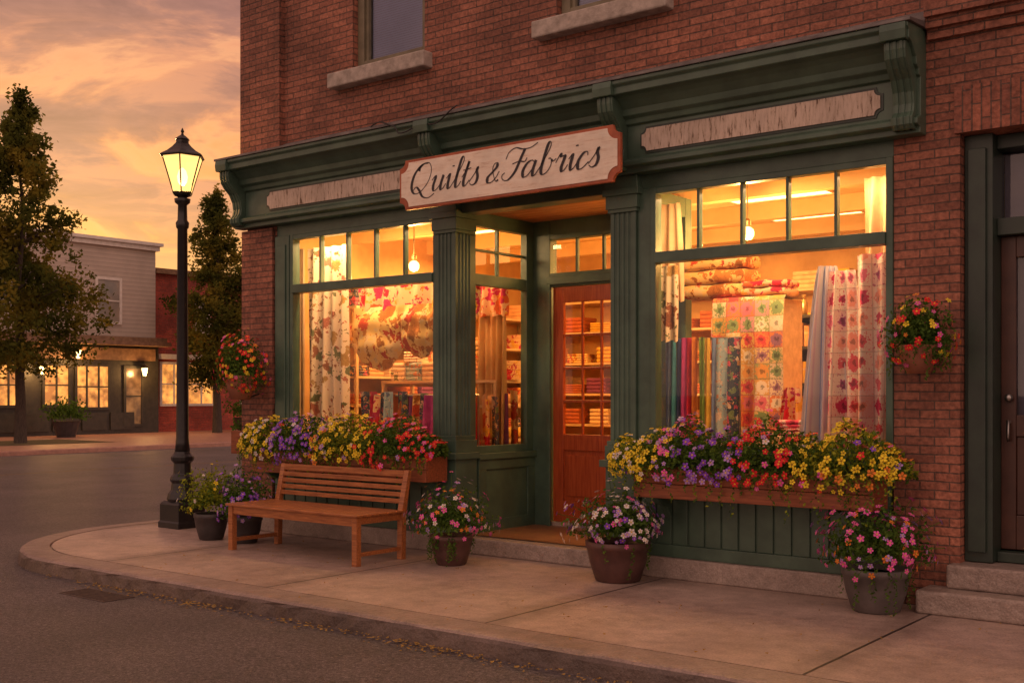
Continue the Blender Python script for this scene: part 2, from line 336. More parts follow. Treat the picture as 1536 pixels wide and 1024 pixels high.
# ------------------------------------------------------------------ helpers
def wall_grid(mb,x0,x1,z0,z1,y0,y1,ops,m):
    xs=sorted({x0,x1,*[o[0] for o in ops],*[o[1] for o in ops]}); zs=sorted({z0,z1,*[o[2] for o in ops],*[o[3] for o in ops]})
    def full(i,j):
        if i<0 or j<0 or i>=len(xs)-1 or j>=len(zs)-1: return False
        cx=(xs[i]+xs[i+1])/2; cz=(zs[j]+zs[j+1])/2
        return not any(o[0]<cx<o[1] and o[2]<cz<o[3] for o in ops)
    for i in range(len(xs)-1):
        for j in range(len(zs)-1):
            if not full(i,j): continue
            a,b,c,d=xs[i],xs[i+1],zs[j],zs[j+1]
            mb.poly([(a,y0,c),(b,y0,c),(b,y0,d),(a,y0,d)],m); mb.poly([(b,y1,c),(a,y1,c),(a,y1,d),(b,y1,d)],m)
            if not full(i-1,j): mb.poly([(a,y1,c),(a,y0,c),(a,y0,d),(a,y1,d)],m)
            if not full(i+1,j): mb.poly([(b,y0,c),(b,y1,c),(b,y1,d),(b,y0,d)],m)
            if not full(i,j-1): mb.poly([(a,y1,c),(b,y1,c),(b,y0,c),(a,y0,c)],m)
            if not full(i,j+1): mb.poly([(a,y0,d),(b,y0,d),(b,y1,d),(a,y1,d)],m)

# ------------------------------------------------------------------ SETTING
RZ=-.13
g=MB(); g.poly([(-700,-700,-.17),(700,-700,-.17),(700,700,-.17),(-700,700,-.17)],pm('dry_ground',(.09,.075,.05),(.05,.045,.03),scale=.3,rough=.95)); make(g,'ground',kind='structure')
g=MB(); g.poly([(-28.5,-60,RZ),(80,-60,RZ),(80,120,RZ),(-28.5,120,RZ)],ASPH); make(g,'road',kind='structure')
g=MB(); YM=pm('road_yellow',(.3,.19,.07),(.14,.11,.08),scale=5,rough=.7)
g.poly([(-22,-2,RZ+.004),(-21.9,-2,RZ+.004),(-21.9,60,RZ+.004),(-22,60,RZ+.004)],YM)
make(g,'road_marking',kind='structure')
CXc,CYc,RC_=-9.55,-.57,2.1
def arcpath(r_off,jit=0):
    rr_=random.Random(int(r_off*1000)+5); J=lambda: rr_.uniform(-jit,jit)
    p=[(60,-2.67+r_off),(20,-2.67+r_off)]
    x=3.0
    while x>CXc: p.append((x,-2.67+r_off+J())); x-=.15
    rr=RC_-r_off
    for k in range(0,31):
        a=-math.pi/2-k/30*math.pi/2; q_=rr+J(); p.append((CXc+q_*math.cos(a),CYc+q_*math.sin(a)))
    for yy in range(0,60,4): p.append((CXc-RC_+r_off,float(yy)))
    return p
K=.3
inn=arcpath(K)
g=MB(); pl=[(x,y,0) for x,y in inn]+[(60,60,0)]; g.poly(pl[::-1],CONC); make(g,'sidewalk',kind='structure')
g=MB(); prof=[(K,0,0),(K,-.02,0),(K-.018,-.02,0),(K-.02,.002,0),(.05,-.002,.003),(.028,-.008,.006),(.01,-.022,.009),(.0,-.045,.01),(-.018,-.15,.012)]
paths=[arcpath(o,j) for o,_,j in prof]
for i in range(len(inn)-1):
    for j in range(len(prof)-1):
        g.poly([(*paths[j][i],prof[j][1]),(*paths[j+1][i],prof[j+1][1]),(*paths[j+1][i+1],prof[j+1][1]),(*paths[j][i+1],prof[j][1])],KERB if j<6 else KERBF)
make(g,'kerb',kind='structure')
FSW=concrete('far_sidewalk_mat',(.5,.26,.19),(.38,.2,.15),False)
g=MB(); g.box(-60,-28.5,-60,120,-.165,0,FSW); make(g,'far_sidewalk',kind='structure',bevel=.03)
g=MB()
g.poly([(-34.6,7.2,.006),(-31.4,7.2,.006),(-31.2,11.8,.006),(-34.6,11.8,.006)],pm('planting_bed_mat',(.12,.08,.03),(.06,.06,.02),scale=4,rough=.95)); make(g,'planting_bed',kind='structure')

dg=thing('drain_grate','rusty iron drain grate set in the gutter','grate',(-8.25,-3.0,RZ))
RUST=pm('rusty_iron',(.11,.075,.06),(.06,.04,.035),scale=15,rough=.7)
g=MB(); g.box(-8.6,-7.95,-3.12,-3.10,RZ,RZ+.006,RUST); g.box(-8.6,-7.95,-2.86,-2.84,RZ,RZ+.006,RUST)
g.box(-8.6,-7.95,-3.10,-2.86,RZ+.0005,RZ+.002,SOIL)
for k in range(14): x=-8.6+k*.0485; g.box(x,x+.02,-3.099,-2.861,RZ+.0025,RZ+.008,RUST)
make(g,'grate_bars',dg)
g=MB()
def litter(x,y,z,s):
    a=U(0,6.28); g.poly([(x+s*math.cos(a),y+s*math.sin(a),z+U(0,.01)),(x+s*.6*math.cos(a+1.6),y+s*.6*math.sin(a+1.6),z),(x-s*math.cos(a),y-s*math.sin(a),z+U(0,.01)),(x-s*.6*math.cos(a+1.6),y-s*.6*math.sin(a+1.6),z)],DRY)
for k in range(2100):
    x=U(-9.5,2.0); d=abs(R.gauss(0,.08)); 
    if math.sin(x*2.3)+math.sin(x*5.1+1)+U(-2.6,2.6)<.5: continue
    litter(x,-2.70-d,RZ+.008+U(0,.01),U(.007,.019))
for k in range(150):
    x=U(-11.3,-2); y=U(-2.6,-.2) if x>-9.5 else U(-1.2,1); litter(x,y,.006,U(.007,.016))
make(g,'fallen_leaves',kind='stuff',label='scattered dry yellow leaves along the gutter',category='leaves')

# ------------------------------------------------------------------ SHOP BUILDING
B=thing('shop_building','red brick corner shop building with green wooden storefront','building',(-6.3,3,0))
g=MB()
ops=[(-9.6,-2.85,0,3.75),(-2.39,-1.05,0,3.3),(-8.42,-7.42,4.79,7.0),(-5.84,-4.82,4.79,7.0)]
wall_grid(g,-10.1,4,-.01,8.4,0,.3,ops,BRICK)
g.box(-10.1,-9.8,.3,12,-.01,8.4,BRICK); g.box(3.7,4,.3,12,-.01,8.4,BRICK); g.box(-9.8,3.7,11.7,12,-.01,8.4,BRICK)
g.box(-10.14,-9.48,-.07,-.002,4.12,8.4,BRICK); g.box(-10.14,-9.62,-.05,-.002,.16,3.3,BRICK)
make(g,'wall',B)
g=MB(); g.box(-9.8,3.7,.3,11.7,7.9,8.0,LEAD); make(g,'roof',B)
g=MB(); g.box(-2.42,-1.0,-.03,-.002,3.3,3.62,SOLDIER); make(g,'brick_lintel',B)
g=MB(); g.box(-2.6,4,-.04,-.001,3.98,4.05,BRICK); g.box(-2.6,4,-.08,-.001,4.05,4.12,BRICK); g.box(-2.6,4,-.12,-.001,4.12,4.2,BRICK); make(g,'brick_string_course',B)
for a,b,c,d,zt in ((-9.62,-6.98,-.1,.1,.17),(-5.26,-2.87,-.1,.1,.17),(-10.13,-9.62,-.08,0,.16)):
    g=MB(); g.box(a,b,c,d,0,zt,STEP); make(g,'plinth',B,bevel=.012)
g=MB(); g.box(-6.98,-5.26,-.02,1.2,0,.15,STEP); make(g,'door_step',B,bevel=.015)
def bulk(x0,x1,n):
    g=MB()
    g.box(x0,x1,-.02,.1,.17,.98,GREEN)
    g.box(x0,x1,-.055,-.022,.17,.27,GREEN); g.box(x0,x1,-.05,-.022,.82,.94,GREEN)
    w=(x1-x0)/n
    for k in range(n):
        a=x0+k*w; g.box(a+.008,a+w-.008,-.036,-.021,.27,.82,GREEN)
    g.box(x0-.01,x1+.005,-.1,.12,.98,1.04,GREEN); make(g,'bulkhead',B,bevel=.005)
bulk(-9.6,-7.26,14); bulk(-4.95,-2.87,14)
for xs,sx in ((-6.99,1),(-5.25,-1)):
    g=MB()
    a,b=(xs-.1,xs) if sx>0 else (xs,xs+.1)
    g.box(a,b,.26,1.2,.15,.86,GREEN)
    f=xs+.02*sx; lo,hi=min(xs,f)+.001*sx,max(xs,f)+.001*sx
    for (ya,yb,za,zb) in ((.28,1.18,.15,.27),(.28,1.18,.76,.86),(.28,.4,.27,.76),(1.06,1.18,.27,.76)): g.box(lo,hi,ya,yb,za,zb,GREEN)
    g.box(min(xs-.1*sx,xs+.05*sx),max(xs-.1*sx,xs+.05*sx),.26,1.2,.86,.92,GREEN)
    make(g,'bulkhead',B,bevel=.005)
def pillar(x0,x1,y0,y1):
    g=MB()
    g.box(x0-.03,x1+.03,y0-.03,y1+.02,.15,.88,GREEN); g.box(x0-.07,x1+.06,y0-.07,y1+.03,.88,.94,GREEN)
    for za,zb,e in ((.94,1.06,.035),(1.06,1.1,.022),(3.02,3.05,.018),(3.05,3.16,.03),(3.16,3.22,.05),(3.22,3.318,.035)): g.box(x0-e,x1+e,y0-e,y1+e*.5,za,zb,GREEN)
    pts=[]
    def side(ax,ay,bx,by,nx,ny):
        n=4; pts.append((ax,ay))
        for k in range(n):
            for t,d in ((.14+k*.19,0),(.165+k*.19,.014),(.225+k*.19,.014),(.25+k*.19,0)):
                pts.append((ax+(bx-ax)*t-nx*d,ay+(by-ay)*t-ny*d))
    side(x0,y0,x1,y0,0,-1); side(x1,y0,x1,y1,1,0); side(x1,y1,x0,y1,0,1); side(x0,y1,x0,y0,-1,0)
    g.prism(pts,1.1,3.02,GREEN,'z'); make(g,'pillar',B,bevel=.003,segs=1)
pillar(-7.24,-6.99,-.04,.22); pillar(-5.25,-5.0,-.04,.22)
X0,X1=-10.16,-2.62
pf=[(.0,3.32),(-.13,3.32),(-.13,3.36),(-.19,3.375),(-.19,3.41),(-.15,3.43),(-.12,3.44),(-.12,3.71),(-.15,3.72),(-.16,3.76),(-.2,3.78),(-.21,3.83),(-.26,3.88),(-.3,3.91),(-.36,3.925),(-.36,3.98),(-.385,4.0),(-.385,4.03),(0,4.06)]
g=MB(); g.prism(pf,X0,X1,GREEN,'x')
g.box(-9.6,-2.85,0.001,.2,3.2,3.74,GREEN)
make(g,'cornice',B,bevel=.004,segs=1)
g=MB(); g.prism([(-.4,4.032),(-.4,4.055),(-.1,4.10),(-.002,4.2),(-.002,4.062)],X0-.02,X1+.02,LEAD,'x'); make(g,'roof_flashing',B,bevel=.004)
def bracket(cx,w=.15,s=.85):
    g=MB(); pr=[(-.12,3.34),(-.2,3.34),(-.235,3.37),(-.24,3.42),(-.2,3.46),(-.185,3.52),(-.2,3.6),(-.25,3.68),(-.33,3.74),(-.385,3.8),(-.4,3.86),(-.4,3.915),(-.12,3.915)]
    pr=[(-.12+(a+.12)*s,b) for a,b in pr]
    g.prism(pr,cx-w/2,cx+w/2,GREEN,'x')
    for k in (-1,0,1): g.prism([(a-.01 if a<-.13 else a,b) for a,b in pr],cx+k*w*.3-.014,cx+k*w*.3+.014,GREEN,'x')
    g.prism([(-.12,3.916),(-.40,3.916),(-.41,3.98),(-.4,4.03),(-.12,4.03)],cx-w/2-.015,cx+w/2+.015,GREEN,'x')
    make(g,'cornice_bracket',B,bevel=.005)
for c in (-10.06,-7.11,-5.1,-2.72): bracket(c)
def notched(x0,x1,z0,z1,r,seg=5):
    pts=[]
    for cx,cz,a0 in ((x0,z0,90),(x1,z0,180),(x1,z1,270),(x0,z1,0)):
        for k in range(seg+1):
            a=math.radians(a0-90*k/seg); pts.append((cx+r*math.cos(a),cz+r*math.sin(a)))
    return pts
def frieze(x0,x1):
    g=MB(); g.prism(notched(x0-.02,x1+.02,3.465,3.685,.05),-.128,-.12,DGREEN,'y'); g.prism(notched(x0,x1,3.485,3.665,.045),-.138,-.129,PEEL,'y'); make(g,'frieze_panel',B)
frieze(-9.6,-7.25); frieze(-4.88,-2.9)
cb=thing('wall_cable','thin black cable drooping over the cornice','cable',(-7.3,-.2,4.1))
g=MB(); pts=[]
for k in range(25):
    t=k/24; pts.append((-7.75+1.1*t,-.40-.02*math.sin(t*9),4.06+.03*math.sin(t*14)-.10*math.sin(t*math.pi)*(1 if t>.3 else .3)))
g.tube(pts,.007,BLACK,5); make(g,'cable',cb,smooth=True)
# sign
S=thing('shop_sign','cream wooden fascia sign with rust border and black script lettering','sign',(-6.12,-.4,3.2))
sx0,sx1,sz0,sz1=-7.34,-4.9,3.205,3.665
g=MB(); g.prism(notched(sx0,sx1,sz0,sz1,.07,8),-.43,-.395,SIGNB,'y'); make(g,'sign_board',S,bevel=.004)
for a in (-7.0,-5.35): g=MB(); g.box(a,a+.1,-.394,-.121,3.46,3.66,GREEN); make(g,'sign_fixing',S)
g=MB(); g.prism(notched(sx0+.025,sx1-.025,sz0+.025,sz1-.025,.095,8),-.437,-.431,SIGNC,'y'); make(g,'sign_face',S,bevel=.002)
G={
'Q':([[(1.02,1.9),(.55,1.85),(.12,1.28),(.1,.5),(.45,.02),(.95,.1),(1.38,.7),(1.42,1.4),(1.15,1.88),(.75,1.92),(.45,1.68),(.42,1.46)],[(.3,.22),(.5,.42),(.8,.2),(1.2,-.25),(1.7,-.38),(2.1,-.15)]],1.72),
'u':([[(-.05,.72),(.12,.97),(.2,.88),(.16,.35),(.28,.03),(.5,.1),(.68,.42),(.78,.92)],[(.79,.97),(.74,.35),(.84,.03),(1.0,.12),(1.13,.38)]],1.14),
'i':([[(-.05,.7),(.14,.97),(.16,.35),(.26,.03),(.42,.12),(.56,.38)],[(.27,1.48),(.3,1.40)]],.58),
'l':([[(-.02,.35),(.3,1.2),(.42,1.7),(.32,1.95),(.2,1.75),(.15,.9),(.17,.3),(.28,.03),(.44,.12),(.58,.38)]],.6),
't':([[(-.02,.6),(.2,1.1),(.26,1.58),(.19,.9),(.17,.35),(.29,.03),(.45,.12),(.6,.38)],[(-.04,1.05),(.25,1.07),(.52,1.14)]],.64),
's':([[(-.02,.25),(.24,.7),(.4,1.12),(.38,.88),(.54,.5),(.5,.14),(.26,.02),(.04,.16)]],.72),
'a':([[(.74,.82),(.52,.99),(.22,.85),(.05,.42),(.18,.04),(.44,.1),(.66,.45),(.78,.92)],[(.79,.97),(.74,.35),(.84,.03),(1.0,.12),(1.13,.38)]],1.16),
'b':([[(-.02,.35),(.3,1.2),(.42,1.7),(.32,1.95),(.2,1.75),(.15,.9),(.16,.28),(.34,.02),(.6,.14),(.76,.52),(.66,.9),(.48,.93)],[(.7,.84),(.86,.74),(1.02,.86)]],1.08),
'r':([[(-.02,.6),(.16,1.1),(.26,.92),(.48,.97),(.5,.75),(.44,.3),(.54,.03),(.7,.12),(.84,.38)]],.86),
'c':([[(.58,.76),(.5,.97),(.26,.93),(.05,.48),(.16,.05),(.42,.04),(.74,.38)]],.78),
'&':([[(1.12,.14),(.92,.05),(.66,.4),(.36,1.05),(.42,1.42),(.64,1.44),(.7,1.17),(.42,.8),(.08,.42),(.2,.03),(.55,.03),(.85,.35),(1.02,.8)]],1.15),
'F':([[(-.1,1.3),(.0,1.7),(.4,1.92),(.95,1.78),(1.5,1.8),(1.9,2.02)],[(1.1,1.78),(.95,1.15),(.78,.45),(.42,.0),(.05,.05),(-.1,.3),(.05,.48)],[(.45,.95),(.9,1.05),(1.3,.99),(1.4,1.2)]],1.3)}
def cr(pts,n=8):
    P=[Vector(p) for p in pts]; P=[P[0]*2-P[1]]+P+[P[-1]*2-P[-2]]; out=[]
    for i in range(1,len(P)-2):
        for k in range(n):
            t=k/n; a,b,c,d=P[i-1],P[i],P[i+1],P[i+2]
            out.append(.5*((2*b)+(c-a)*t+(2*a-5*b+4*c-d)*t*t+(3*b-a-3*c+d)*t**3))
    out.append(P[-2]); return out
g=MB(); uz=.138; layer=0
txt="Quilts & Fabrics"; tot=0
SP={6:.55,8:.28}
for i,ch in enumerate(txt): tot+= SP[i] if ch==' ' else G[ch][1]*(.8 if ch=='&' else 1)
ux=2.12/tot; cx=-7.22; zb=3.342
for i,ch in enumerate(txt):
    if ch==' ': cx+=SP[i]*ux; continue
    st,adv=G[ch]; sc=.8 if ch=='&' else 1.0
    for s_ in st:
        pts=cr(s_,10) if len(s_)>2 else [Vector(p) for p in s_]
        pts=[Vector((cx+(p.x*sc+p.y*sc*.3)*ux, zb+p.y*sc*uz)) for p in pts]; layer+=1
        y=-.4385-.00012*layer; Lp=[];Rp=[]
        for k,p in enumerate(pts):
            d=(pts[min(k+1,len(pts)-1)]-pts[max(k-1,0)]); 
            if d.length<1e-6: d=Vector((0,1))
            d.normalize(); nrm=Vector((-d.y,d.x))
            thick=.0042+.0115*max(0,(-d.y))**1.4
            if len(s_)==2: thick=.013
            Lp.append(p+nrm*thick); Rp.append(p-nrm*thick)
        n=len(pts); V=[(q.x,y,q.y) for q in Lp]+[(q.x,y,q.y) for q in Rp]
        g.add(V,[(a,a+1,n+a+1,n+a) for a in range(n-1)],INK)
    cx+=adv*sc*ux
make(g,'lettering',S)

# storefront windows
def display_window(x0,x1,y,nl,z0=1.04,zt=2.62,z1=3.2,fw=.05):
    g=MB(); f=GREEN
    g.box(x0,x0+fw,y-.05,y+.05,z0,z1,f); g.box(x1-fw,x1,y-.05,y+.05,z0,z1,f); g.box(x0+fw,x1-fw,y-.05,y+.05,z0,z0+fw,f); g.box(x0+fw,x1-fw,y-.045,y+.045,z1-fw,z1-.001,f)
    g.box(x0+fw,x1-fw,y-.07,y+.05,zt-.045,zt+.045,f)
    w=(x1-x0-2*fw)/nl
    for k in range(1,nl): xx=x0+fw+k*w; g.box(xx-.012,xx+.012,y-.03,y+.03,zt+.045,z1-fw,f)
    o=make(g,'display_window',B,bevel=.004)
    g=MB(); g.poly([(x0+fw,y,z0+fw),(x1-fw,y,z0+fw),(x1-fw,y,zt-.045),(x0+fw,y,zt-.045)],GLASS); g.poly([(x0+fw,y,zt+.045),(x1-fw,y,zt+.045),(x1-fw,y,z1-fw),(x0+fw,y,z1-fw)],GLASS); make(g,'window_pane',o)
display_window(-9.37,-7.245,.03,5); display_window(-4.87,-2.852,.03,5)
g=MB(); g.box(-9.6,-9.372,-.03,.12,1.04,3.2,GREEN); g.box(-9.56,-9.42,-.045,-.031,1.12,3.1,GREEN); make(g,'jamb',B,bevel=.005)
g=MB(); g.box(-5.0,-4.872,-.01,.12,1.04,3.2,GREEN); make(g,'jamb',B,bevel=.005)
for xs in (-7.04,-5.2):
    g=MB(); ya,yb=.22,1.2; g.box(xs-.04,xs+.04,ya,ya+.05,.92,3.3,GREEN); g.box(xs-.04,xs+.04,yb-.12,yb-.001,.92,3.3,GREEN)
    for za,zb_ in ((.92,.99),(2.55,2.66),(3.12,3.3)): g.box(xs-.038,xs+.038,ya+.05,yb-.12,za,zb_,GREEN)
    g.box(xs-.02,xs+.02,.63,.655,2.66,3.12,GREEN); g.box(xs-.021,xs+.021,ya+.05,yb-.12,2.88,2.905,GREEN)
    o=make(g,'side_window',B,bevel=.004)
    g=MB(); g.poly([(xs,ya+.05,.99),(xs,yb-.12,.99),(xs,yb-.12,3.12),(xs,ya+.05,3.12)],GLASS); make(g,'window_pane',o)
Y=1.2
g=MB(); g.box(-6.999,-6.78,Y-.02,Y+.1,.15,3.3,GREEN); g.box(-5.82,-5.241,Y-.02,Y+.1,.15,3.3,GREEN); g.box(-6.78,-5.82,Y-.018,Y+.1,2.58,2.72,GREEN); g.box(-6.78,-5.82,Y-.018,Y+.1,3.06,3.3,GREEN)
g.box(-6.8,-6.76,Y-.05,Y-.021,.15,2.62,GREEN); g.box(-6.8,-5.8,Y-.05,Y-.021,2.6,2.68,GREEN)
g.box(-6.78,-5.82,Y,Y+.1,.15,.2,STEP)
for k in (1,2): xx=-6.78+k*.32; g.box(xx-.013,xx+.013,Y-.01,Y+.03,2.72,3.06,GREEN)
o=make(g,'door_frame',B,bevel=.005)
g=MB(); g.poly([(-6.78,Y+.01,2.72),(-5.82,Y+.01,2.72),(-5.82,Y+.01,3.06),(-6.78,Y+.01,3.06)],GLASS); make(g,'window_pane',o)
g=MB(); dx0,dx1=-6.755,-5.825; dy0,dy1=Y+.0,Y+.045; za,zc=.205,2.575
for a,b,c,d in ((dx0,dx0+.125,za,zc),(dx1-.125,dx1,za,zc),(dx0+.125,dx1-.125,za,.42),(dx0+.125,dx1-.125,.93,1.09),(dx0+.125,dx1-.125,2.42,zc)): g.box(a,b,dy0,dy1,c,d,DOORW)
g.box(dx0+.125,dx1-.125,dy0+.02,dy1-.005,.42,.93,DOORW); g.box(dx0+.17,dx1-.17,dy0+.006,dy0+.02,.47,.88,DOORW)
for k in (1,2): xx=dx0+.125+k*(.68/3); g.box(xx-.011,xx+.011,dy0+.008,dy1-.008,1.09,2.42,DOORW)
for k in (1,2,3): zz=1.09+k*1.33/4; g.box(dx0+.125,dx1-.125,dy0+.01,dy1-.01,zz-.012,zz+.012,DOORW)
D=make(g,'door',B,bevel=.004)
AGLASS=glassmat('amber_glass',(.7,.6,.45),1.5,1.3)
g=MB(); g.poly([(dx0+.125,Y+.022,1.09),(dx1-.125,Y+.022,1.09),(dx1-.125,Y+.022,2.42),(dx0+.125,Y+.022,2.42)],AGLASS); make(g,'door_pane',D)
g=MB(); g.box(-5.92,-5.87,Y-.012,Y-.001,1.05,1.3,BRASS); g.tube([(-5.895,Y-.01,1.1),(-5.895,Y-.06,1.12),(-5.895,Y-.06,1.24),(-5.895,Y-.01,1.27)],.01,BRASS); make(g,'handle',D,smooth=True)
g=MB(); 
for k in range(10):
    ya=k*.12; g.box(-7.0,-5.24,ya+.003,ya+.117,3.255,3.27,SOFFW)
make(g,'porch_ceiling',B,bevel=.003)
BL=pm('blind',(.5,.52,.66),(.4,.42,.54),scale=1.2,rough=.7)
for x0,x1,sa,sb in ((-8.42,-7.42,-8.67,-7.32),(-5.84,-4.82,-6.03,-4.66)):
    g=MB(); y=.12
    for a,b,c,d in ((x0,x0+.09,4.79,7),(x1-.09,x1,4.79,7),(x0+.09,x1-.09,4.79,4.9),(x0+.09,x1-.09,6.9,7),(x0+.09,x1-.09,5.85,5.93)): g.box(a,b,y-.05,y+.06,c,d,OLIVE)
    for a,b in ((x0+.09,x0+.125),(x1-.125,x1-.09)): g.box(a,b,y-.02,y+.05,4.9,6.9,OLIVE)
    o=make(g,'upper_window',B,bevel=.006)
    g=MB(); g.poly([(x0+.1,y+.02,4.9),(x1-.1,y+.02,4.9),(x1-.1,y+.02,6.9),(x0+.1,y+.02,6.9)],DGLASS); make(g,'window_pane',o)
    g=MB()
    for k in range(84): z=4.9+k*.024; g.poly([(x0+.08,y+.045,z),(x1-.08,y+.045,z),(x1-.08,y+.048,z+.0235),(x0+.08,y+.048,z+.0235)],BL)
    make(g,'blind',o)
    g=MB(); g.box(sa,sb,-.13,.1,4.635,4.788,STONE); make(g,'window_sill',o,bevel=.015)
g=MB(); y=.3
g.box(-2.389,-2.2,y-.2,y+.1,.33,3.299,DGREEN); g.box(-1.15,-1.051,y-.2,y+.1,.33,3.299,DGREEN); g.box(-2.2,-1.15,y-.1,y+.1,3.2,3.299,DGREEN); g.box(-2.2,-1.15,y-.1,y+.1,2.6,2.72,DGREEN); g.box(-2.2,-1.15,y-.1,y+.1,.33,.4,DGREEN)
g.box(-2.36,-2.24,y-.23,y-.201,.4,3.2,DGREEN)
for a,b,c,d in ((-2.2,-2.1,.41,2.6),(-1.3,-1.15,.41,2.6),(-2.1,-1.3,.41,.65),(-2.1,-1.3,1.2,1.35),(-2.1,-1.3,2.45,2.6)): g.box(a,b,y,y+.05,c,d,DARKW)
g.box(-2.1,-1.3,y+.02,y+.04,.65,1.2,DARKW)
o=make(g,'side_door',B,bevel=.006,label='dark brown door with tall glass pane')
g=MB(); g.poly([(-2.1,y+.03,1.35),(-1.3,y+.03,1.35),(-1.3,y+.03,2.45),(-2.1,y+.03,2.45)],DGLASS); g.poly([(-2.2,y+.03,2.72),(-1.15,y+.03,2.72),(-1.15,y+.03,3.2),(-2.2,y+.03,3.2)],DGLASS); make(g,'door_pane',o)
g=MB(); g.box(-2.2,-1.15,y+.11,y+.12,1.0,3.25,pm('dusky_reflection',(.25,.2,.24),(.15,.12,.14),scale=1.5,rough=.5)); make(g,'reflection_panel',o)  # purple-grey panel put behind the panes to paint in their reflection
g=MB(); g.tube([(-2.14,y,1.3),(-2.14,y-.05,1.31),(-2.14,y-.05,1.2),(-2.14,y-.035,1.17)],.011,STEEL); make(g,'handle',o,smooth=True)
g=MB(); g.lathe([(.001,-.03),(.022,-.02),(.03,0),(.022,.02),(.001,.03)],-2.14,y-.03,1.47,STEEL,12); make(g,'door_knob',o,smooth=True)
ST=thing('entrance_steps','worn concrete steps below dark side door','steps',(-1.8,0,0))
g=MB(); g.box(-2.6,-.9,-.3,-.001,0,.16,STEP); make(g,'lower_step',ST,bevel=.02,segs=3)
g=MB(); g.box(-2.45,-1.0,-.12,.35,.161,.325,STEP); make(g,'upper_step',ST,bevel=.02,segs=3)

# interior room
g=MB()
def q(a,b,c,d,m): g.poly([a,b,c,d],m)
rx0,rx1,ry0,ry1,rz0,rz1=-9.78,-2.75,.13,4.6,.16,3.45
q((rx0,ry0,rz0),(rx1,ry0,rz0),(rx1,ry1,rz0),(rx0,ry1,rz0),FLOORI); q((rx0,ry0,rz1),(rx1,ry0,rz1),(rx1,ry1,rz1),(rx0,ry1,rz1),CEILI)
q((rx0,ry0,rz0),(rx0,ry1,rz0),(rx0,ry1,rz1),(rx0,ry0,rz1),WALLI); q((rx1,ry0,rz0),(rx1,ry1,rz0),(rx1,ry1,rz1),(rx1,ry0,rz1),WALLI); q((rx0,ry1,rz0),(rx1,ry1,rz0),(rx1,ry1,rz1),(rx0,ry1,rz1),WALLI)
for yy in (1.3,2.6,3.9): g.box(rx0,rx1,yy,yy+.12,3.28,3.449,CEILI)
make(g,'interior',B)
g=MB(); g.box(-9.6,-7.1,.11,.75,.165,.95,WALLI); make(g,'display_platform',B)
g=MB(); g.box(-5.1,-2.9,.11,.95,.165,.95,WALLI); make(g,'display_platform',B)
def troffer(x,y,w=1.0,d=.22):
    t=thing('ceiling_light','glowing rectangular ceiling light panel inside the shop','light',(x,y,3.42),'shop ceiling lights')
    g=MB(); g.box(x-w/2,x+w/2,y-d/2,y+d/2,3.40,3.42,TROF); make(g,'light_panel',t)
    g=MB(); 
    for a,b,c,e in ((x-w/2-.03,x-w/2,y-d/2-.03,y+d/2+.03),(x+w/2,x+w/2+.03,y-d/2-.03,y+d/2+.03),(x-w/2,x+w/2,y-d/2-.03,y-d/2),(x-w/2,x+w/2,y+d/2,y+d/2+.03)): g.box(a,b,c,e,3.39,3.44,WHITEW)
    make(g,'light_frame',t)
for x,y in ((-4.7,2.1),(-3.9,1.0),(-6.1,3.2),(-8.9,.9),(-8.4,2.1),(-4.9,3.4)): troffer(x,y)
def pendant(x,y,z,e,r=.06):
    t=thing('pendant_lamp','round glowing pendant lamp hanging inside the shop','lamp',(x,y,z),'shop pendant lamps')
    g=MB(); g.lathe([(.01*r,-r),(.55*r,-.85*r),(.9*r,-.5*r),(r,0),(.9*r,.5*r),(.55*r,.85*r),(.2*r,r)],x,y,z,BULB,16); make(g,'lamp_globe',t,smooth=True)
    g=MB(); g.lathe([(.03,.05),(.03,.09),(.006,.12),(.006,3.44-z)],x,y,z+.02,BRASS,14); make(g,'lamp_cord',t)
    l=bpy.data.lights.new('pendant_bulb','POINT'); l.energy=e; l.color=(1,.5,.13); l.shadow_soft_size=.06; o=bpy.data.objects.new('pendant_bulb',l); o.parent=t; o.location=(0,0,-.14); col.objects.link(o)
for p in ((-4.57,1.15,2.93,105),(-8.5,1.0,2.9,85),(-6.3,2.6,2.85,60)): pendant(*p)
def area(name,x,y,z,sx,sy,e,c=(1,.49,.13),rot=(0,0,0)):
    l=bpy.data.lights.new(name,'AREA'); l.shape='RECTANGLE'; l.size=sx; l.size_y=sy; l.energy=e; l.color=c
    o=bpy.data.objects.new(name,l); o.location=(x,y,z); o.rotation_euler=rot; col.objects.link(o); return o
area('shop_light',-8.3,2.6,3.2,2.2,1.6,125); area('shop_light',-4.9,2.6,3.2,3.0,1.6,155)
WD=(1,.6,.27)
area('added_display_fill',-8.3,.2,3.15,1.9,.12,46,WD,rot=(math.radians(12),0,0)); area('added_display_fill',-3.9,.2,3.15,1.8,.12,48,WD,rot=(math.radians(12),0,0))  # unseen fill lights, added to brighten the fabrics facing the street

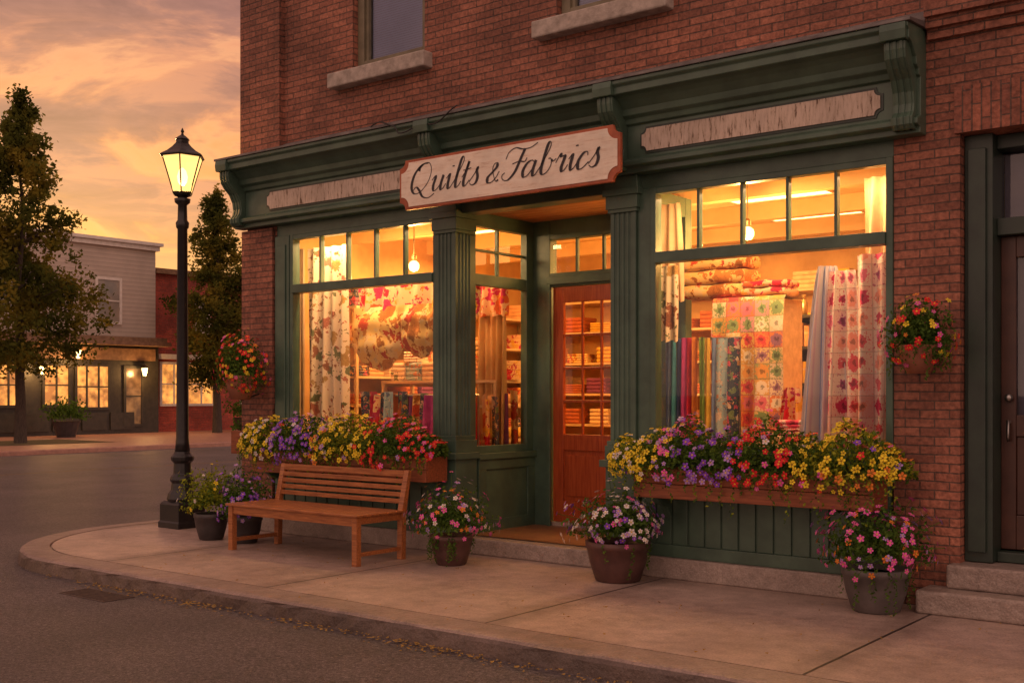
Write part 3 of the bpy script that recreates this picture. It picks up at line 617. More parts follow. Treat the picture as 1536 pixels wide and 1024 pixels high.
# ---- fabrics
def drape(name,x0,x1,y,z0,z1,folds,amp,m,gt=1.0,gb=1.0,label='',nx=60,nz=24,cat='fabric',grp=None,ph=0,yx=0,sharp=0):
    g=MB(); cx=(x0+x1)/2; P=[]; uv=[]
    for j in range(nz+1):
        v=j/nz; k=gt+(gb-gt)*(v**.7)
        for i in range(nx+1):
            u=i/nx; x=cx+(x0+(x1-x0)*u-cx)*k
            w=math.sin(folds*2*math.pi*u+ph+.4*math.sin(v*3))
            yy=y+yx*(u-.5)+amp*(.5+.5*v)*(w+.5*math.sin(folds*4.7*u+v*2+ph))
            uv.append((u*(x1-x0)*(1.5 if amp>.03 else 1.1)+ph,(z1-z0)*(1-v)+z0))
            P.append((x,yy,z1+(z0-z1)*v+ (0.012*math.sin(folds*6.28*u) if j==nz else 0)))
    F=[(j*(nx+1)+i,j*(nx+1)+i+1,(j+1)*(nx+1)+i+1,(j+1)*(nx+1)+i) for j in range(nz) for i in range(nx)]
    g.add(P,F,m); g.uv=uv; return make(g,name,None,(cx,y,z0),smooth=True,label=label,category=cat,group=grp)
drape('floral_curtain',-9.5,-8.86,.35,1.0,3.1,4,.045,FLC,label='cream curtain with brown floral print hanging in window',cat='curtain')
drape('sheer_curtain',-9.64,-9.5,.3,1.0,3.1,3,.02,SHEER,label='plain sheer beige curtain at window edge',cat='curtain')
drape('beige_curtain',-7.6,-7.2,1.0,.9,2.5,5,.045,CURT,label='beige gathered curtain beside the doorway window',cat='curtain')
def swag(x0,x1,y,z1,dz,m,label,e=.3):
    g=MB(); nx=36; nz=24; P=[]
    for j in range(nz+1):
        v=j/nz
        for i in range(nx+1):
            u=i/nx; sag=1-(2*u-1)**2
            P.append((x0+(x1-x0)*u,y-.10*math.sin(v*math.pi)*sag-.012*math.sin(v*14+sag*5)*(.4+sag)-.014*math.sin(u*30+v*3),z1-v*(dz*e+dz*(1-e)*sag)-.015*math.sin(u*12)*v))
    g.add(P,[(j*(nx+1)+i,j*(nx+1)+i+1,(j+1)*(nx+1)+i+1,(j+1)*(nx+1)+i) for j in range(nz) for i in range(nx)],m)
    make(g,'fabric_swag',None,((x0+x1)/2,y,z1),smooth=True,label=label,category='fabric',group='swagged fabrics in the window')
drape('fabric_valance',-8.86,-7.15,.5,2.28,2.66,7,.045,FLR,label='red floral gathered valance across the window top',nx=90,nz=10)
drape('fabric_valance',-7.7,-7.15,.95,2.3,2.62,4,.04,FLR,label='red floral gathered valance by the doorway',nx=50,nz=10)
swag(-8.9,-8.1,.46,2.42,.68,FLY,'golden floral fabric swag below the red valance',.6); swag(-8.2,-7.6,.44,2.42,.56,FLY,'golden floral fabric swag below the red valance',.5); swag(-7.7,-7.15,.46,2.42,.45,FLR,'red floral fabric swag below the valance',.5)
def shelf_unit(x0,x1,y0,y1,zs,m,label,back=True,post=.04):
    t=thing('shelf_unit',label,'shelf',((x0+x1)/2,(y0+y1)/2,zs[0]-.3),None)
    for z in zs: g=MB(); g.box(x0,x1,y0,y1,z-.03,z,m); make(g,'shelf_board',t,bevel=.004)
    for a,b in ((x0,y0),(x1-post,y0),(x0,y1-post),(x1-post,y1-post)): g=MB(); g.box(a+.002,a+post-.002,b+.002,b+post-.002,.165,zs[-1]-.031,m); make(g,'shelf_post',t)
    return t
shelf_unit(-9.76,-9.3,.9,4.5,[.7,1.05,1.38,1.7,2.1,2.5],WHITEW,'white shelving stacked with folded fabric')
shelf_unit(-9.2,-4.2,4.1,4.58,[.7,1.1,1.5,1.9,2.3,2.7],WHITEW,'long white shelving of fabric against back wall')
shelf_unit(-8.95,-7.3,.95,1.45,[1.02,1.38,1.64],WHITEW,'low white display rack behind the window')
warm=[CL[5],CL[6],CL[8],CL[9],CL[11],CL[9],FLR,FLY,FLC,CL[8],CL[9],FLD,CL[11],FLY,CL[10]]
amber=[CL[8],CL[9],CL[11],CL[6],FLC,FLY,CL[9],CL[10],FLD]
def folded_proto(m,sx,sy,sz):
    g=MB()
    for k in range(4):
        z=k*sz/4; g.prism([(-sy/2+.004,z+.001),(sy/2-.01,z+.001),(sy/2,z+sz/8),(sy/2-.01,z+sz/4-.001),(-sy/2+.004,z+sz/4-.001),(-sy/2-.006,z+sz/8)],-sx/2,sx/2,m,'x')
    return make(g,'folded_fabric',None,(0,0,0),bevel=.004,segs=1,label='neatly folded length of fabric on a shelf',category='fabric',group='folded fabrics on the shop shelves')
protos={}
def folded(x,y,z,rot,sx,sy,sz,m):
    key=(m.name,sx,sy,sz)
    if key not in protos:
        o=folded_proto(m,sx,sy,sz); protos[key]=o
    else:
        o=protos[key].copy(); col.objects.link(o)
    o.location=(x,y,z); o.rotation_euler=(0,0,rot)
for z in (1.05,1.38,1.7,2.1,2.5):
    y=1.0
    while y<4.3:
        if z>2 and U(0,1)<.3: y+=.3; continue
        folded(-9.48,y,z+.002,math.pi/2+U(-.12,.12),.22,.3,R.choice([.12,.2]),R.choice(warm)); y+=U(.25,.3)
for z in (.7,1.1,1.5,1.9,2.3,2.7):
    x=-9.0
    while x<-4.3:
        folded(x,4.28,z+.002,U(-.1,.1),.3,.3,R.choice([.12,.2]),R.choice(amber)); x+=U(.34,.5)
def roll(x,y,z,l,r,m,ang=0,label='rolled bolt of patterned fabric lying on display',grp=None):
    g=MB(); d=Vector((math.cos(ang),math.sin(ang),0))*l/2
    g.tube([(x-d.x*1.0,y-d.y,z),(x-d.x*1.0,y-d.y,z),(x-d.x*.97,y-d.y*.97,z),(x,y,z),(x+d.x*.97,y+d.y*.97,z),(x+d.x,y+d.y,z)],[r*.2,r*.8,r,r*1.03,r,r*.8],m,14)
    make(g,'fabric_roll',None,(x,y,z),smooth=True,label=label,category='fabric',group=grp)
RCm=[CL[5],CL[6],CL[11],CL[8],CL[9],FLY]
for z in (1.385,1.025):
    for k in range(15): roll(-8.88+k*.108,1.19+U(-.02,.02),z+.056+U(0,.01),.46,.05,RCm[(k*5+int(z*3))%6],math.pi/2+U(-.05,.05),grp='fabric rolls on the display rack')
for k in range(7): folded(-8.8+k*.235,1.2,1.643,U(-.2,.2),.22,.3,R.choice([.12,.2]),[FLC,FLB,CL[8],FLY,FLC,CL[11],FLR][k])
folded(-8.62,1.2,1.845,.3,.22,.3,.12,FLC); folded(-7.9,1.2,1.845,.1,.22,.3,.2,FLC); folded(-7.6,1.2,1.845,.4,.22,.3,.2,FLY)
fr=thing('fabric_rail','low rail carrying draped patterned fabrics','rail',(-7.95,.5,.95)); g=MB(); g.tube([(-8.8,.5,1.48),(-7.15,.5,1.48)],.012,STEEL); g.tube([(-8.79,.5,.95),(-8.79,.5,1.48)],.012,STEEL); g.tube([(-7.16,.5,.95),(-7.16,.5,1.48)],.012,STEEL); make(g,'rail_bars',fr)
MM=[FLD,CL[3],FLR,FLD,FLB,CL[9],FLD,CL[10],FLY,FLD,CL[4],FLR,FLD,CL[1],FLC,FLD,CL[3]]
for k in range(17):
    a=-8.78+k*.094; drape('draped_fabric',a,a+.12,.46+.03*(k%2),.96,1.495+U(-.03,.03),1.3,.03,MM[k],label='patterned fabric length draped over a low rail',nx=12,nz=8,grp='fabrics draped on the rail',ph=k,gb=U(1,1.25))
for k in range(6): drape('draped_fabric',-7.5+k*.06,-7.4+k*.06,.66+.08*k,.95,1.38+.03*k,1,.02,[FLD,CL[3],FLR,FLD,CL[10],FLY][k],label='patterned fabric length draped over a low rail',nx=12,nz=8,grp='fabrics draped on the rail')
# right window
rt=thing('fabric_rail','thin metal rail carrying coloured fabric lengths','rail',(-4.72,.62,.95))
g=MB(); g.tube([(-5.08,.62,1.97),(-4.36,.62,1.97)],.012,STEEL); g.tube([(-5.06,.62,.95),(-5.06,.62,1.97)],.012,STEEL); g.tube([(-4.38,.62,.95),(-4.38,.62,1.97)],.012,STEEL); make(g,'rail_bars',rt)
cols=[CL[2],CL[1],CL[0],CL[4],CL[3],CL[5],CL[7],CL[6],CL[2],FLB,FLD]
xx=-5.09
for k,m in enumerate(cols):
    w=.056 if k<9 else .11
    drape('hanging_fabric',xx,xx+w,.6-.015*(k%2),.96,1.985+U(-.015,.01),1,.02,m,label='coloured fabric length hanging over a rail',nx=8,nz=10,grp='fabric lengths hanging on the rail',ph=k,gb=U(1,1.15))
    xx+=w
qs=thing('quilt_stand','tall stand draped with an orange patchwork quilt','stand',(-4.42,.98,.95))
g=MB(); g.box(-4.7,-4.12,.84,1.3,.95,2.31,CL[8]); make(g,'stand_frame',qs)
g=MB(); nx,nz=40,30; P=[]
path=[(1.3,2.33),(.84,2.335),(.815,2.31),(.8,2.2)]+[(.8-.01*math.sin(k),2.2-k*.125) for k in range(1,11)]
for i in range(nx+1):
    u=i/nx
    for (y,z) in path: P.append((-4.74+.68*u,y+.03*math.sin(u*17)*(1.3-.5*(z-.9) if z<2.2 else .15),z+.02*math.sin(u*9)*(1 if z<1.1 else 0)))
n=len(path); g.add(P,[(i*n+j,i*n+j+1,(i+1)*n+j+1,(i+1)*n+j) for i in range(nx) for j in range(n-1)],QOR); make(g,'patchwork_quilt',qs,smooth=True)
def puffy(x,y,z,sx,sy,sz,m,label,nk=3):
    g=MB(); h=sz/nk; nx=14
    for k in range(nk):
        P=[];ox=U(-.012,.012)
        for i in range(nx+1):
            u=i/nx; e=.82 if i in (0,nx) else (.96 if i in (1,nx-1) else 1); uu=(0,.02)[i==1] if i<2 else ((1,.98)[i==nx-1] if i>nx-2 else u)
            for a in range(16):
                t=2*math.pi*a/16; c,s_=math.cos(t),math.sin(t); P.append((x+ox+(uu-.5)*sx,y+sy/2*math.copysign(abs(c)**.4,c)*(.97+.03*e),z+h*(k+.5)+h/2*1.02*math.copysign(abs(s_)**.6,s_)*e+.006*math.sin(u*11+k*2)))
        F=[(i*16+a,i*16+(a+1)%16,(i+1)*16+(a+1)%16,(i+1)*16+a) for i in range(nx) for a in range(16)]+[tuple(range(16)),tuple(range(nx*16,nx*16+16))]
        g.add(P,F,m)
    make(g,'folded_quilt',None,(x,y,z),smooth=True,label=label,category='quilt')
puffy(-4.78,1.05,2.345,.6,.36,.38,FLY,'thick folded gold floral quilt on the stand',3); puffy(-4.28,1.0,2.345,.4,.3,.13,FLR,'red floral quilt folded on the stand',2)
shelf_unit(-5.05,-3.9,2.1,2.4,[.9,1.25,1.6,1.95,2.25],BLKW,'black bookcase holding books and jars')
g=MB(); g.box(-5.05,-3.9,2.405,2.42,.87,2.25,BLKW); make(g,'bookcase_panel',None,(-4.5,2.41,.9),label='black back panel behind the bookcase',category='panel')
for z in (.9,1.25,1.6,1.95):
    x=-4.98
    while x<-4.0:
        w=U(.03,.07); h=U(.16,.26); g=MB(); m=R.choice([CL[8],CL[9],CL[3],CL[6],CL[11],CL[1]]); g.box(x,x+w,2.14,2.32,z+.002,z+h,m); g.box(x-.001,x+w+.001,2.139,2.15,z+h*.6,z+h*.7,CL[8])
        make(g,'book',None,(x,2.2,z),bevel=.003,label='upright book on the black bookcase',category='book',group='books on the bookcase'); x+=w+U(.004,.03)
for k in range(6):
    x=-4.9+k*.19; g=MB(); g.lathe([(.03,0),(.036,.02),(.036,.12),(.018,.15),(.018,.19),(.022,.2)],x,2.25,2.252,[CL[9],CL[8],BRASS,CL[6],CL[9],CL[8]][k],12); make(g,'jar',None,(x,2.25,2.252),smooth=True,label='tall jar on top of the bookcase',category='jar',group='jars on the bookcase')
drape('striped_sheet',-3.74,-3.3,.42,1.0,2.5,4,.055,BLUEST,gt=.25,gb=1.1,label='pale blue striped sheet gathered at the top',cat='fabric',yx=.1)
drape('hanging_quilt',-3.55,-3.2,.36,1.0,2.45,2.5,.055,QPK,gt=.6,gb=1.1,label='pink and white patchwork quilt hanging in soft folds',cat='quilt',nx=90)
drape('hanging_quilt',-3.24,-2.83,.27,.98,2.55,3,.06,QPK,label='pink and white patchwork quilt hanging in soft folds',cat='quilt',ph=1.3,nx=90)
drape('sheer_curtain',-3.22,-2.83,.4,2.4,3.15,4,.04,SHEER,label='beige gathered curtain at top of window',cat='curtain')
drape('sheer_curtain',-5.18,-4.84,.5,2.3,3.15,3,.03,SHEER,label='beige sheer curtain in the corner of window',cat='curtain',gt=.7)
drape('pale_floral_curtain',-5.12,-4.86,.42,1.95,2.6,3,.02,FLC,label='cream floral fabric hanging beside quilts',cat='curtain')
folded(-3.85,.6,.96,.2,.3,.3,.2,CL[8]); folded(-3.85,.6,1.165,.1,.3,.3,.12,QPF); folded(-3.95,1.2,1.0,.1,.3,.3,.2,FLR); folded(-3.95,1.2,1.21,.3,.3,.3,.2,FLR)
drape('draped_fabric',-4.12,-3.78,.72,.97,1.55,2.5,.05,FLR,gt=.4,label='red floral fabric length draped in a cone')

# ------------------------------------------------------------------ plants
def blob_noise(s,seed): return .5*math.sin(s*7.1+seed)+.3*math.sin(s*15.7+seed*2)+.2*math.sin(s*31+seed*3)
def flower_box(x0,x1,fx0,fx1,colfn,seed,label):
    t=thing('flower_box',label,'planter',((x0+x1)/2,-.25,.7))
    g=MB(); z0,z1,ya,yb=.68,.91,-.42,-.12
    for k in range(2): g.box(x0,x1,ya,ya+.025,z0+k*.115+.002,z0+k*.115+.113,BOXW)
    g.box(x0,x1,yb-.02,yb,z0,z1,BOXW); g.box(x0,x0+.025,ya+.026,yb-.021,z0,z1,BOXW); g.box(x1-.025,x1,ya+.026,yb-.021,z0,z1,BOXW); g.box(x0+.025,x1-.025,ya+.026,yb-.021,z0+.01,z1-.03,SOIL)
    make(g,'box',t,bevel=.005)
    for xx in (x0+.15,x1-.15): g=MB(); g.prism([(-.12,.679),(-.36,.679),(-.3,.63),(-.2,.6),(-.12,.5)],xx-.025,xx+.025,GREEN,'x'); make(g,'support_bracket',t,bevel=.004)
    gl=MB(); gf=MB(); Lx=fx1-fx0
    def cross(s,x):
        hb=blob_noise(x*1.3,seed); edge=min(1,4*min(s,1-s)+.45); return .28*edge*(1+.2*hb),.28*edge*(1+.4*hb)
    for k in range(int(3800*Lx)):
        s=U(0,1); x=fx0+Lx*s; ry,rz=cross(s,x)
        a=U(-.3,math.pi+.4); rr=math.sqrt(U(.05,1.1)); 
        y=-.28-ry*rr*math.cos(a); z=.94+rz*rr*math.sin(a); y=min(y,-.04)
        c=colfn(x)[1]; gl.leaf((x+U(-.03,.03),y,z),U(.022,.048),c if U(0,1)<.6 else LEAF)
    for k in range(int(36*Lx)):
        x=U(fx0+.05,fx1-.05); y=-.43-U(0,.08); z=.92; ln=U(.05,.3)*(1.3 if R.random()<.3 else .7); n=int(ln/.014)
        for j in range(n): x+=U(-.008,.008); z-=.014; y+=U(-.004,.004); gl.leaf((x+U(-.02,.02),y,z),U(.02,.036),LEAF if U(0,1)<.6 else LEAFY,up=-.3)
    make(gl,'foliage',t,kind='stuff')
    for k in range(int(330*Lx)):
        s=U(0,1); x=fx0+Lx*s; ry,rz=cross(s,x)
        if math.sin(x*19+seed)+math.sin(x*43)+U(-1.8,1.8)<-1.1: continue
        a=U(-.45,math.pi*.75); rr=U(.9,1.13)
        n=Vector((U(-.4,.4),-math.cos(a)-.2,math.sin(a)+.1)); y=-.28-ry*rr*math.cos(a); z=.94+rz*rr*math.sin(a)
        cs=colfn(x)[0]; m=R.choice(cs) if U(0,1)<.95 else R.choice([YEL,PNK,LIL,WHT,RED,PUR]); gf.flower((x,y,z),n+Vector((U(-.4,.4),U(-.4,.4),U(-.4,.4))),U(.016,.033),m,CEN if m in (YEL,ORG) else CENY)
    make(gf,'blossoms',t,kind='stuff')
def colL(x):
    x+=U(-.12,.12)
    if x<-9.1: return [YEL,YEL,YEL,YEL,WHT],LEAFY
    if x<-8.55: return [PUR,PUR,LIL,PUR],LEAF
    if x<-8.25: return [YEL,ORG,LIL,YEL],LEAFY
    if x<-7.75: return [YEL,YEL],LEAFY
    return [RED,RED,RED,RED,PNK],LEAF
def colR(x):
    x+=U(-.1,.1)
    if x<-4.55: return [YEL,YEL,YEL,YEL,WHT],LEAFY
    if x<-4.3: return [PNK,LIL,YEL,PNK],LEAF
    if x<-3.85: return [PUR,PUR,PUR,LIL],LEAF
    if x<-3.4: return [RED,RED,RED,RED,PNK],LEAF
    return [YEL,YEL,YEL,YEL,YEL,ORG],LEAFY
flower_box(-9.5,-7.02,-9.75,-6.95,colL,1.3,'wooden window box with yellow, purple and red flowers')
flower_box(-4.78,-2.85,-5.02,-2.64,colR,4.1,'wooden window box with yellow, pink, purple and red flowers')
def pot_plant(x,y,r,h,m,fr,fz,cols,nf,nl,label,trail=0,leaf=LEAF,fs=(.015,.028),z0=0):
    t=thing('potted_plant',label,'potted plant',(x,y,z0))
    g=MB(); g.lathe([(r*.66,0),(r*.72,.01),(r*.9,h*.45),(r,h*.82),(r*1.04,h*.84),(r*1.05,h),(r*.95,h),(r*.93,h*.9)],x,y,z0,m,28); make(g,'pot',t,smooth=True)
    g=MB(); g.lathe([(r*.93,h*.88),(r*.5,h*.9)],x,y,z0,SOIL,16); make(g,'soil',t)
    gl=MB(); gf=MB(); cz=z0+h+fz*.35
    def pt(lo,hi):
        th=U(0,2*math.pi); ph=math.acos(U(-.35,1)); rr=U(lo,hi); w=1+.2*math.sin(3*th+x*7)+.12*math.sin(7*th)+.1*math.sin(5*ph+x)
        n=Vector((math.sin(ph)*math.cos(th),math.sin(ph)*math.sin(th),math.cos(ph)))
        return Vector((x+n.x*fr*rr*w,y+n.y*fr*rr*w,cz+n.z*fz*rr*w)),n
    for k in range(nl):
        p,n=pt(.2,1.0); gl.leaf(p,U(.022,.048),leaf if U(0,1)<.8 else LEAF)
    for k in range(trail):
        th=U(0,6.28); px,py,pz=x+math.cos(th)*r*1.08,y+math.sin(th)*r*1.08,z0+h
        for j in range(int(U(5,h/.013))):
            pz-=.013; px+=U(-.006,.006); gl.leaf((px+U(-.015,.015),py+U(-.015,.015),max(pz,z0+.01)),U(.02,.035),leaf,up=-.3)
    for k in range(nf//7):
        p,n=pt(1,1.28); gl.tube([(x+(p.x-x)*.5,y+(p.y-y)*.5,cz+(p.z-cz)*.5),tuple(p)],.0025,LEAF,4); gf.flower(p,n,U(*fs),R.choice(cols),CENY)
    make(gl,'foliage',t,kind='stuff')
    for k in range(nf):
        p,n=pt(.88,1.1); gf.flower(p,n+Vector((U(-.4,.4),U(-.4,.4),U(-.2,.4))),U(*fs),R.choice(cols),CENY)
    make(gf,'blossoms',t,kind='stuff')
pot_plant(-9.62,-.85,.17,.27,POTD,.29,.36,[YEL,YEL,WHT],26,2300,'dark pot of yellow-green foliage beside the bench',leaf=LEAFY)
pot_plant(-9.14,-.8,.17,.27,POTD,.27,.34,[PUR,LIL,PUR],100,2000,'dark pot of purple flowers beside the bench')
pot_plant(-6.55,-.6,.185,.26,POTB,.34,.29,[PNK,LIL,PNK,WHT,ORG],150,2100,'brown pot of pink flowers beside the doorstep',trail=26)
pot_plant(-4.93,-.42,.25,.32,POTB,.34,.28,[WHT,PNK,WHT,LIL,PUR],220,2200,'large brown pot of white and pink flowers by the doorstep',trail=5)
pot_plant(-2.84,-.38,.225,.3,POTG,.38,.32,[PNK,PNK,ORG,LIL,PNK],200,2300,'grey pot of bright pink flowers by the brick pier',trail=16)
def basket(x,y,z,r,cols,label,pm_,nf):
    t=thing('hanging_basket',label,'hanging basket',(x,y,z))
    g=MB(); g.lathe([(r*.35,-r*1.2),(r*.5,-r*.8),(r*.58,-r*.4),(r*.58,-r*.3)],x,y,z,pm_,18); make(g,'basket',t,smooth=True)
    g=MB(); g.tube([(x,-.02,z+r*.2),(x,-.02,z-r*.95),(x,y,z-r*1.22)],.01,BLACK); make(g,'wall_bracket',t)
    gl=MB(); gf=MB()
    for k in range(2400):
        th=U(0,6.28); c=U(-.85,1); s=math.sqrt(1-c*c); rr=U(.25,1)*r*(1+.18*math.sin(4*th+c*3)); yy=min(y+s*math.sin(th)*rr*.8,-.02)
        gl.leaf((x+s*math.cos(th)*rr,yy,z+c*rr*1.15),U(.022,.045),LEAF)
    for k in range(22):
        th=U(0,6.28); px,py,pz=x+math.cos(th)*r*.95,min(-.03,y+math.sin(th)*r*.7),z-r*.1
        for j in range(int(U(6,22))): pz-=.014; gl.leaf((px+U(-.015,.015),py,pz),U(.02,.035),LEAF)
    make(gl,'foliage',t,kind='stuff')
    for k in range(nf):
        th=U(0,6.28); c=U(-.8,1); s=math.sqrt(1-c*c); rr=U(.92,1.12)*r*(1+.18*math.sin(4*th+c*3)); yy=min(y+s*math.sin(th)*rr*.8,-.02)
        gf.flower((x+s*math.cos(th)*rr,yy,z+c*rr*1.15),(s*math.cos(th),s*math.sin(th)-.3,c),U(.016,.029),R.choice(cols),CENY)
    make(gf,'blossoms',t,kind='stuff')
basket(-9.84,-.3,1.78,.29,[RED,RED,PNK,RED,YEL,ORG],'wall basket of red, pink and yellow flowers on brick pier',POTT,220)
basket(-2.6,-.22,1.9,.22,[ORG,RED,RED,YEL,PNK],'wall basket of red and orange flowers on brick pier',POTT,120)
sb=thing('side_planter','small wooden planter box fixed to the side wall','planter',(-10.25,.7,.85))
g=MB(); g.box(-10.42,-10.102,.02,1.4,.82,1.08,BOXW); make(g,'box',sb,bevel=.006)
g=MB()
for k in range(900): g.leaf((U(-10.45,-10.12),U(0,1.4),1.08+abs(R.gauss(0,.09))),U(.03,.06),LEAF)
make(g,'foliage',sb,kind='stuff')

# ------------------------------------------------------------------ bench
bn=thing('park_bench','slatted orange-brown wooden bench standing on the sidewalk','bench',(-7.95,-.9,0))
bx0,bx1,yf,yb_=-8.84,-7.08,-1.24,-.62
for x in (bx0,bx1-.06):
    g=MB(); g.box(x,x+.06,yf,yf+.06,0,.425,BENCHW); make(g,'leg',bn,bevel=.005)
    g=MB(); g.prism([(yb_-.06,0),(yb_,0),(yb_+.01,.42),(yb_+.08,.80),(yb_+.035,.80),(yb_-.05,.44)],x,x+.06,BENCHW,'x'); make(g,'leg',bn,bevel=.005)
    g=MB(); g.box(x+.012,x+.048,yf+.061,yb_-.061,.08,.115,BENCHW); make(g,'stretcher',bn,bevel=.004)
    g=MB(); g.box(x+.01,x+.05,yf+.061,yb_-.055,.36,.424,BENCHW); make(g,'side_rail',bn,bevel=.004)
for a,b in ((yf+.012,yf+.04),(yb_-.04,yb_-.015)): g=MB(); g.box(bx0+.061,bx1-.061,a,b,.345,.424,BENCHW); make(g,'apron',bn,bevel=.004)
g=MB()
for k in range(6): y=yf-.02+k*.1; g.box(bx0-.02,bx1+.02,y,y+.085,.426,.448,BENCHW)
make(g,'seat',bn,bevel=.006)
g=MB()
for k in range(5):
    z=.5+k*.06; dy=(z-.44)*.19; h=.042 if k<4 else .058
    g.box(bx0+.06,bx1-.06,yb_-.03+dy,yb_-.008+dy,z,z+h,BENCHW)
make(g,'backrest',bn,bevel=.004)

# ------------------------------------------------------------------ street lamp
lx,ly=-10.77,-.38
sl=thing('street_lamp','tall black iron street lamp with lit glass lantern','street lamp',(lx,ly,0))
g=MB(); g.lathe([(.27,0),(.27,.06),(.25,.08),(.25,.26),(.235,.28),(.2,.3)],lx,ly,0,BLACK,4,math.radians(45)); g.lathe([(.15,.28),(.175,.32),(.16,.38),(.13,.42),(.12,.5),(.14,.53),(.13,.57),(.1,.6),(.095,.72),(.125,.75),(.13,.79),(.1,.82),(.085,.85)],lx,ly,0,BLACK,16); make(g,'lamp_base',sl,bevel=.006)
g=MB(); g.lathe([(.085,.84),(.075,.95),(.07,1.0),(.055,3.35),(.07,3.37),(.075,3.42),(.055,3.45),(.05,3.62),(.085,3.65),(.09,3.69),(.05,3.70),(.06,3.73)],lx,ly,0,BLACK,16); make(g,'lamp_post',sl,smooth=True)
g=MB(); n=6
def hexp(r,z,k): a=2*math.pi*k/n+.3; return (lx+r*math.cos(a),ly+r*math.sin(a),z)
for k in range(n): g.poly([hexp(.105,3.76,k),hexp(.105,3.76,k+1),hexp(.235,4.16,k+1),hexp(.235,4.16,k)],LAMPG)
make(g,'lantern_glass',sl)
g=MB(); g.lathe([(.02,0),(.05,.04),(.06,.1),(.04,.17),(.01,.2)],lx,ly,3.84,LBULB,12); make(g,'lamp_bulb',sl,smooth=True)
g=MB()
for k in range(n): g.tube([hexp(.108,3.76,k),hexp(.24,4.17,k)],.008,BLACK,6)
g.lathe([(.03,3.7),(.105,3.73),(.12,3.76),(.105,3.77)],lx,ly,0,BLACK,6,.3); g.lathe([(.25,4.15),(.265,4.165),(.25,4.18),(.18,4.22),(.12,4.27),(.075,4.32),(.075,4.35),(.085,4.36),(.05,4.39),(.02,4.41),(.012,4.43),(.022,4.45),(.004,4.49)],lx,ly,0,BLACK,6,.3); make(g,'lantern_frame',sl)
pl_=bpy.data.lights.new('lantern_bulb','POINT'); pl_.energy=150; pl_.color=(1,.55,.2); pl_.shadow_soft_size=.1; o=bpy.data.objects.new('lantern_bulb',pl_); o.parent=sl; o.location=(0,0,3.80); col.objects.link(o)

# ------------------------------------------------------------------ far buildings
def siding():
    m,nt,b=newmat('grey_siding'); P=pos(nt); s=N(nt,'ShaderNodeSeparateXYZ'); L(nt,P,s.inputs[0]); f=mathn(nt,'FRACT',mathn(nt,'DIVIDE',s.outputs[2],.16)); n=noise(nt,P,1.2,5)
    c=ramp(nt,n.outputs[0],[(.3,(.62,.53,.45)),(.7,(.48,.41,.35))]); k=ramp(nt,f,[(0,.45),(.12,1),(1,.85)]); c=mixc(nt,1,c,k,'MULTIPLY'); L(nt,c,b.inputs['Base Color']); b.inputs['Roughness'].default_value=.8; bumpn(nt,b,f,.5,.02); return m
SID=siding(); DK=pm('dark_storefront',(.05,.045,.035),(.03,.028,.022),rough=.5); BRN=pm('brown_trim',(.3,.18,.1),(.18,.1,.055),rough=.6)
GB=thing('grey_building','grey clapboard two-storey building with dark lit storefront','building',(-44,10,0))
g=MB(); g.box(-52,-38,-6,17.8,0,7.2,SID); make(g,'wall',GB)
g=MB(); g.box(-52.2,-37.75,-6.2,18.0,7.2,7.32,WHITET); g.box(-52.1,-37.85,-6.1,17.9,7.02,7.199,WHITET); make(g,'roof',GB)
g=MB(); g.box(-37.99,-37.8,4,17.8,0,3.3,DK); g.box(-37.98,-37.1,4,17.9,3.3,3.45,BRN); g.box(-37.98,-37.3,4,17.85,3.45,3.62,BRN); g.box(-37.79,-37.7,12.2,17.6,2.75,3.2,BRN)
for yy in range(11): g.box(-37.79,-37.74,4.2+yy*1.15,5.2+yy*1.15,.15,.8,DK)
make(g,'storefront',GB)
def lit_window(par,x,y0,y1,z0,z1,nm,nz=1,fm=DK,lm=LIT):
    g=MB(); g.box(x,x+.06,y0,y1,z0,z0+.1,fm); g.box(x,x+.06,y0,y1,z1-.1,z1,fm); g.box(x,x+.06,y0,y0+.1,z0+.1,z1-.1,fm); g.box(x,x+.06,y1-.1,y1,z0+.1,z1-.1,fm)
    for k in range(1,nm): yy=y0+(y1-y0)*k/nm; g.box(x+.005,x+.05,yy-.035,yy+.035,z0+.1,z1-.1,fm)
    for k in range(1,nz+1): zz=z0+(z1-z0)*k/(nz+1); g.box(x+.01,x+.045,y0+.1,y1-.1,zz-.025,zz+.025,fm)
    w=make(g,'window',par); g=MB(); g.poly([(x+.02,y0+.1,z0+.1),(x+.02,y1-.1,z0+.1),(x+.02,y1-.1,z1-.1),(x+.02,y0+.1,z1-.1)],lm); make(g,'window_pane',w)
lit_window(GB,-37.79,13.0,14.1,1.0,2.6,2); lit_window(GB,-37.79,14.25,15.7,.9,2.6,3); lit_window(GB,-37.79,10.2,12.3,1.0,2.6,4); lit_window(GB,-37.79,7,9.8,1,2.6,4)
DW=pm('dusk_window',(.16,.17,.16),(.34,.28,.22),scale=1,rough=.15)
lit_window(GB,-37.99,15.2,16.3,4.1,5.85,1,1,WHITET,DW); lit_window(GB,-37.99,11,12,4.2,5.8,1,1,WHITET,DW)
lit_window(GB,-37.79,16.25,17.1,.25,2.55,1,1,DK,litmat('dim_interior',(.5,.2,.06),(.08,.04,.02),.6))
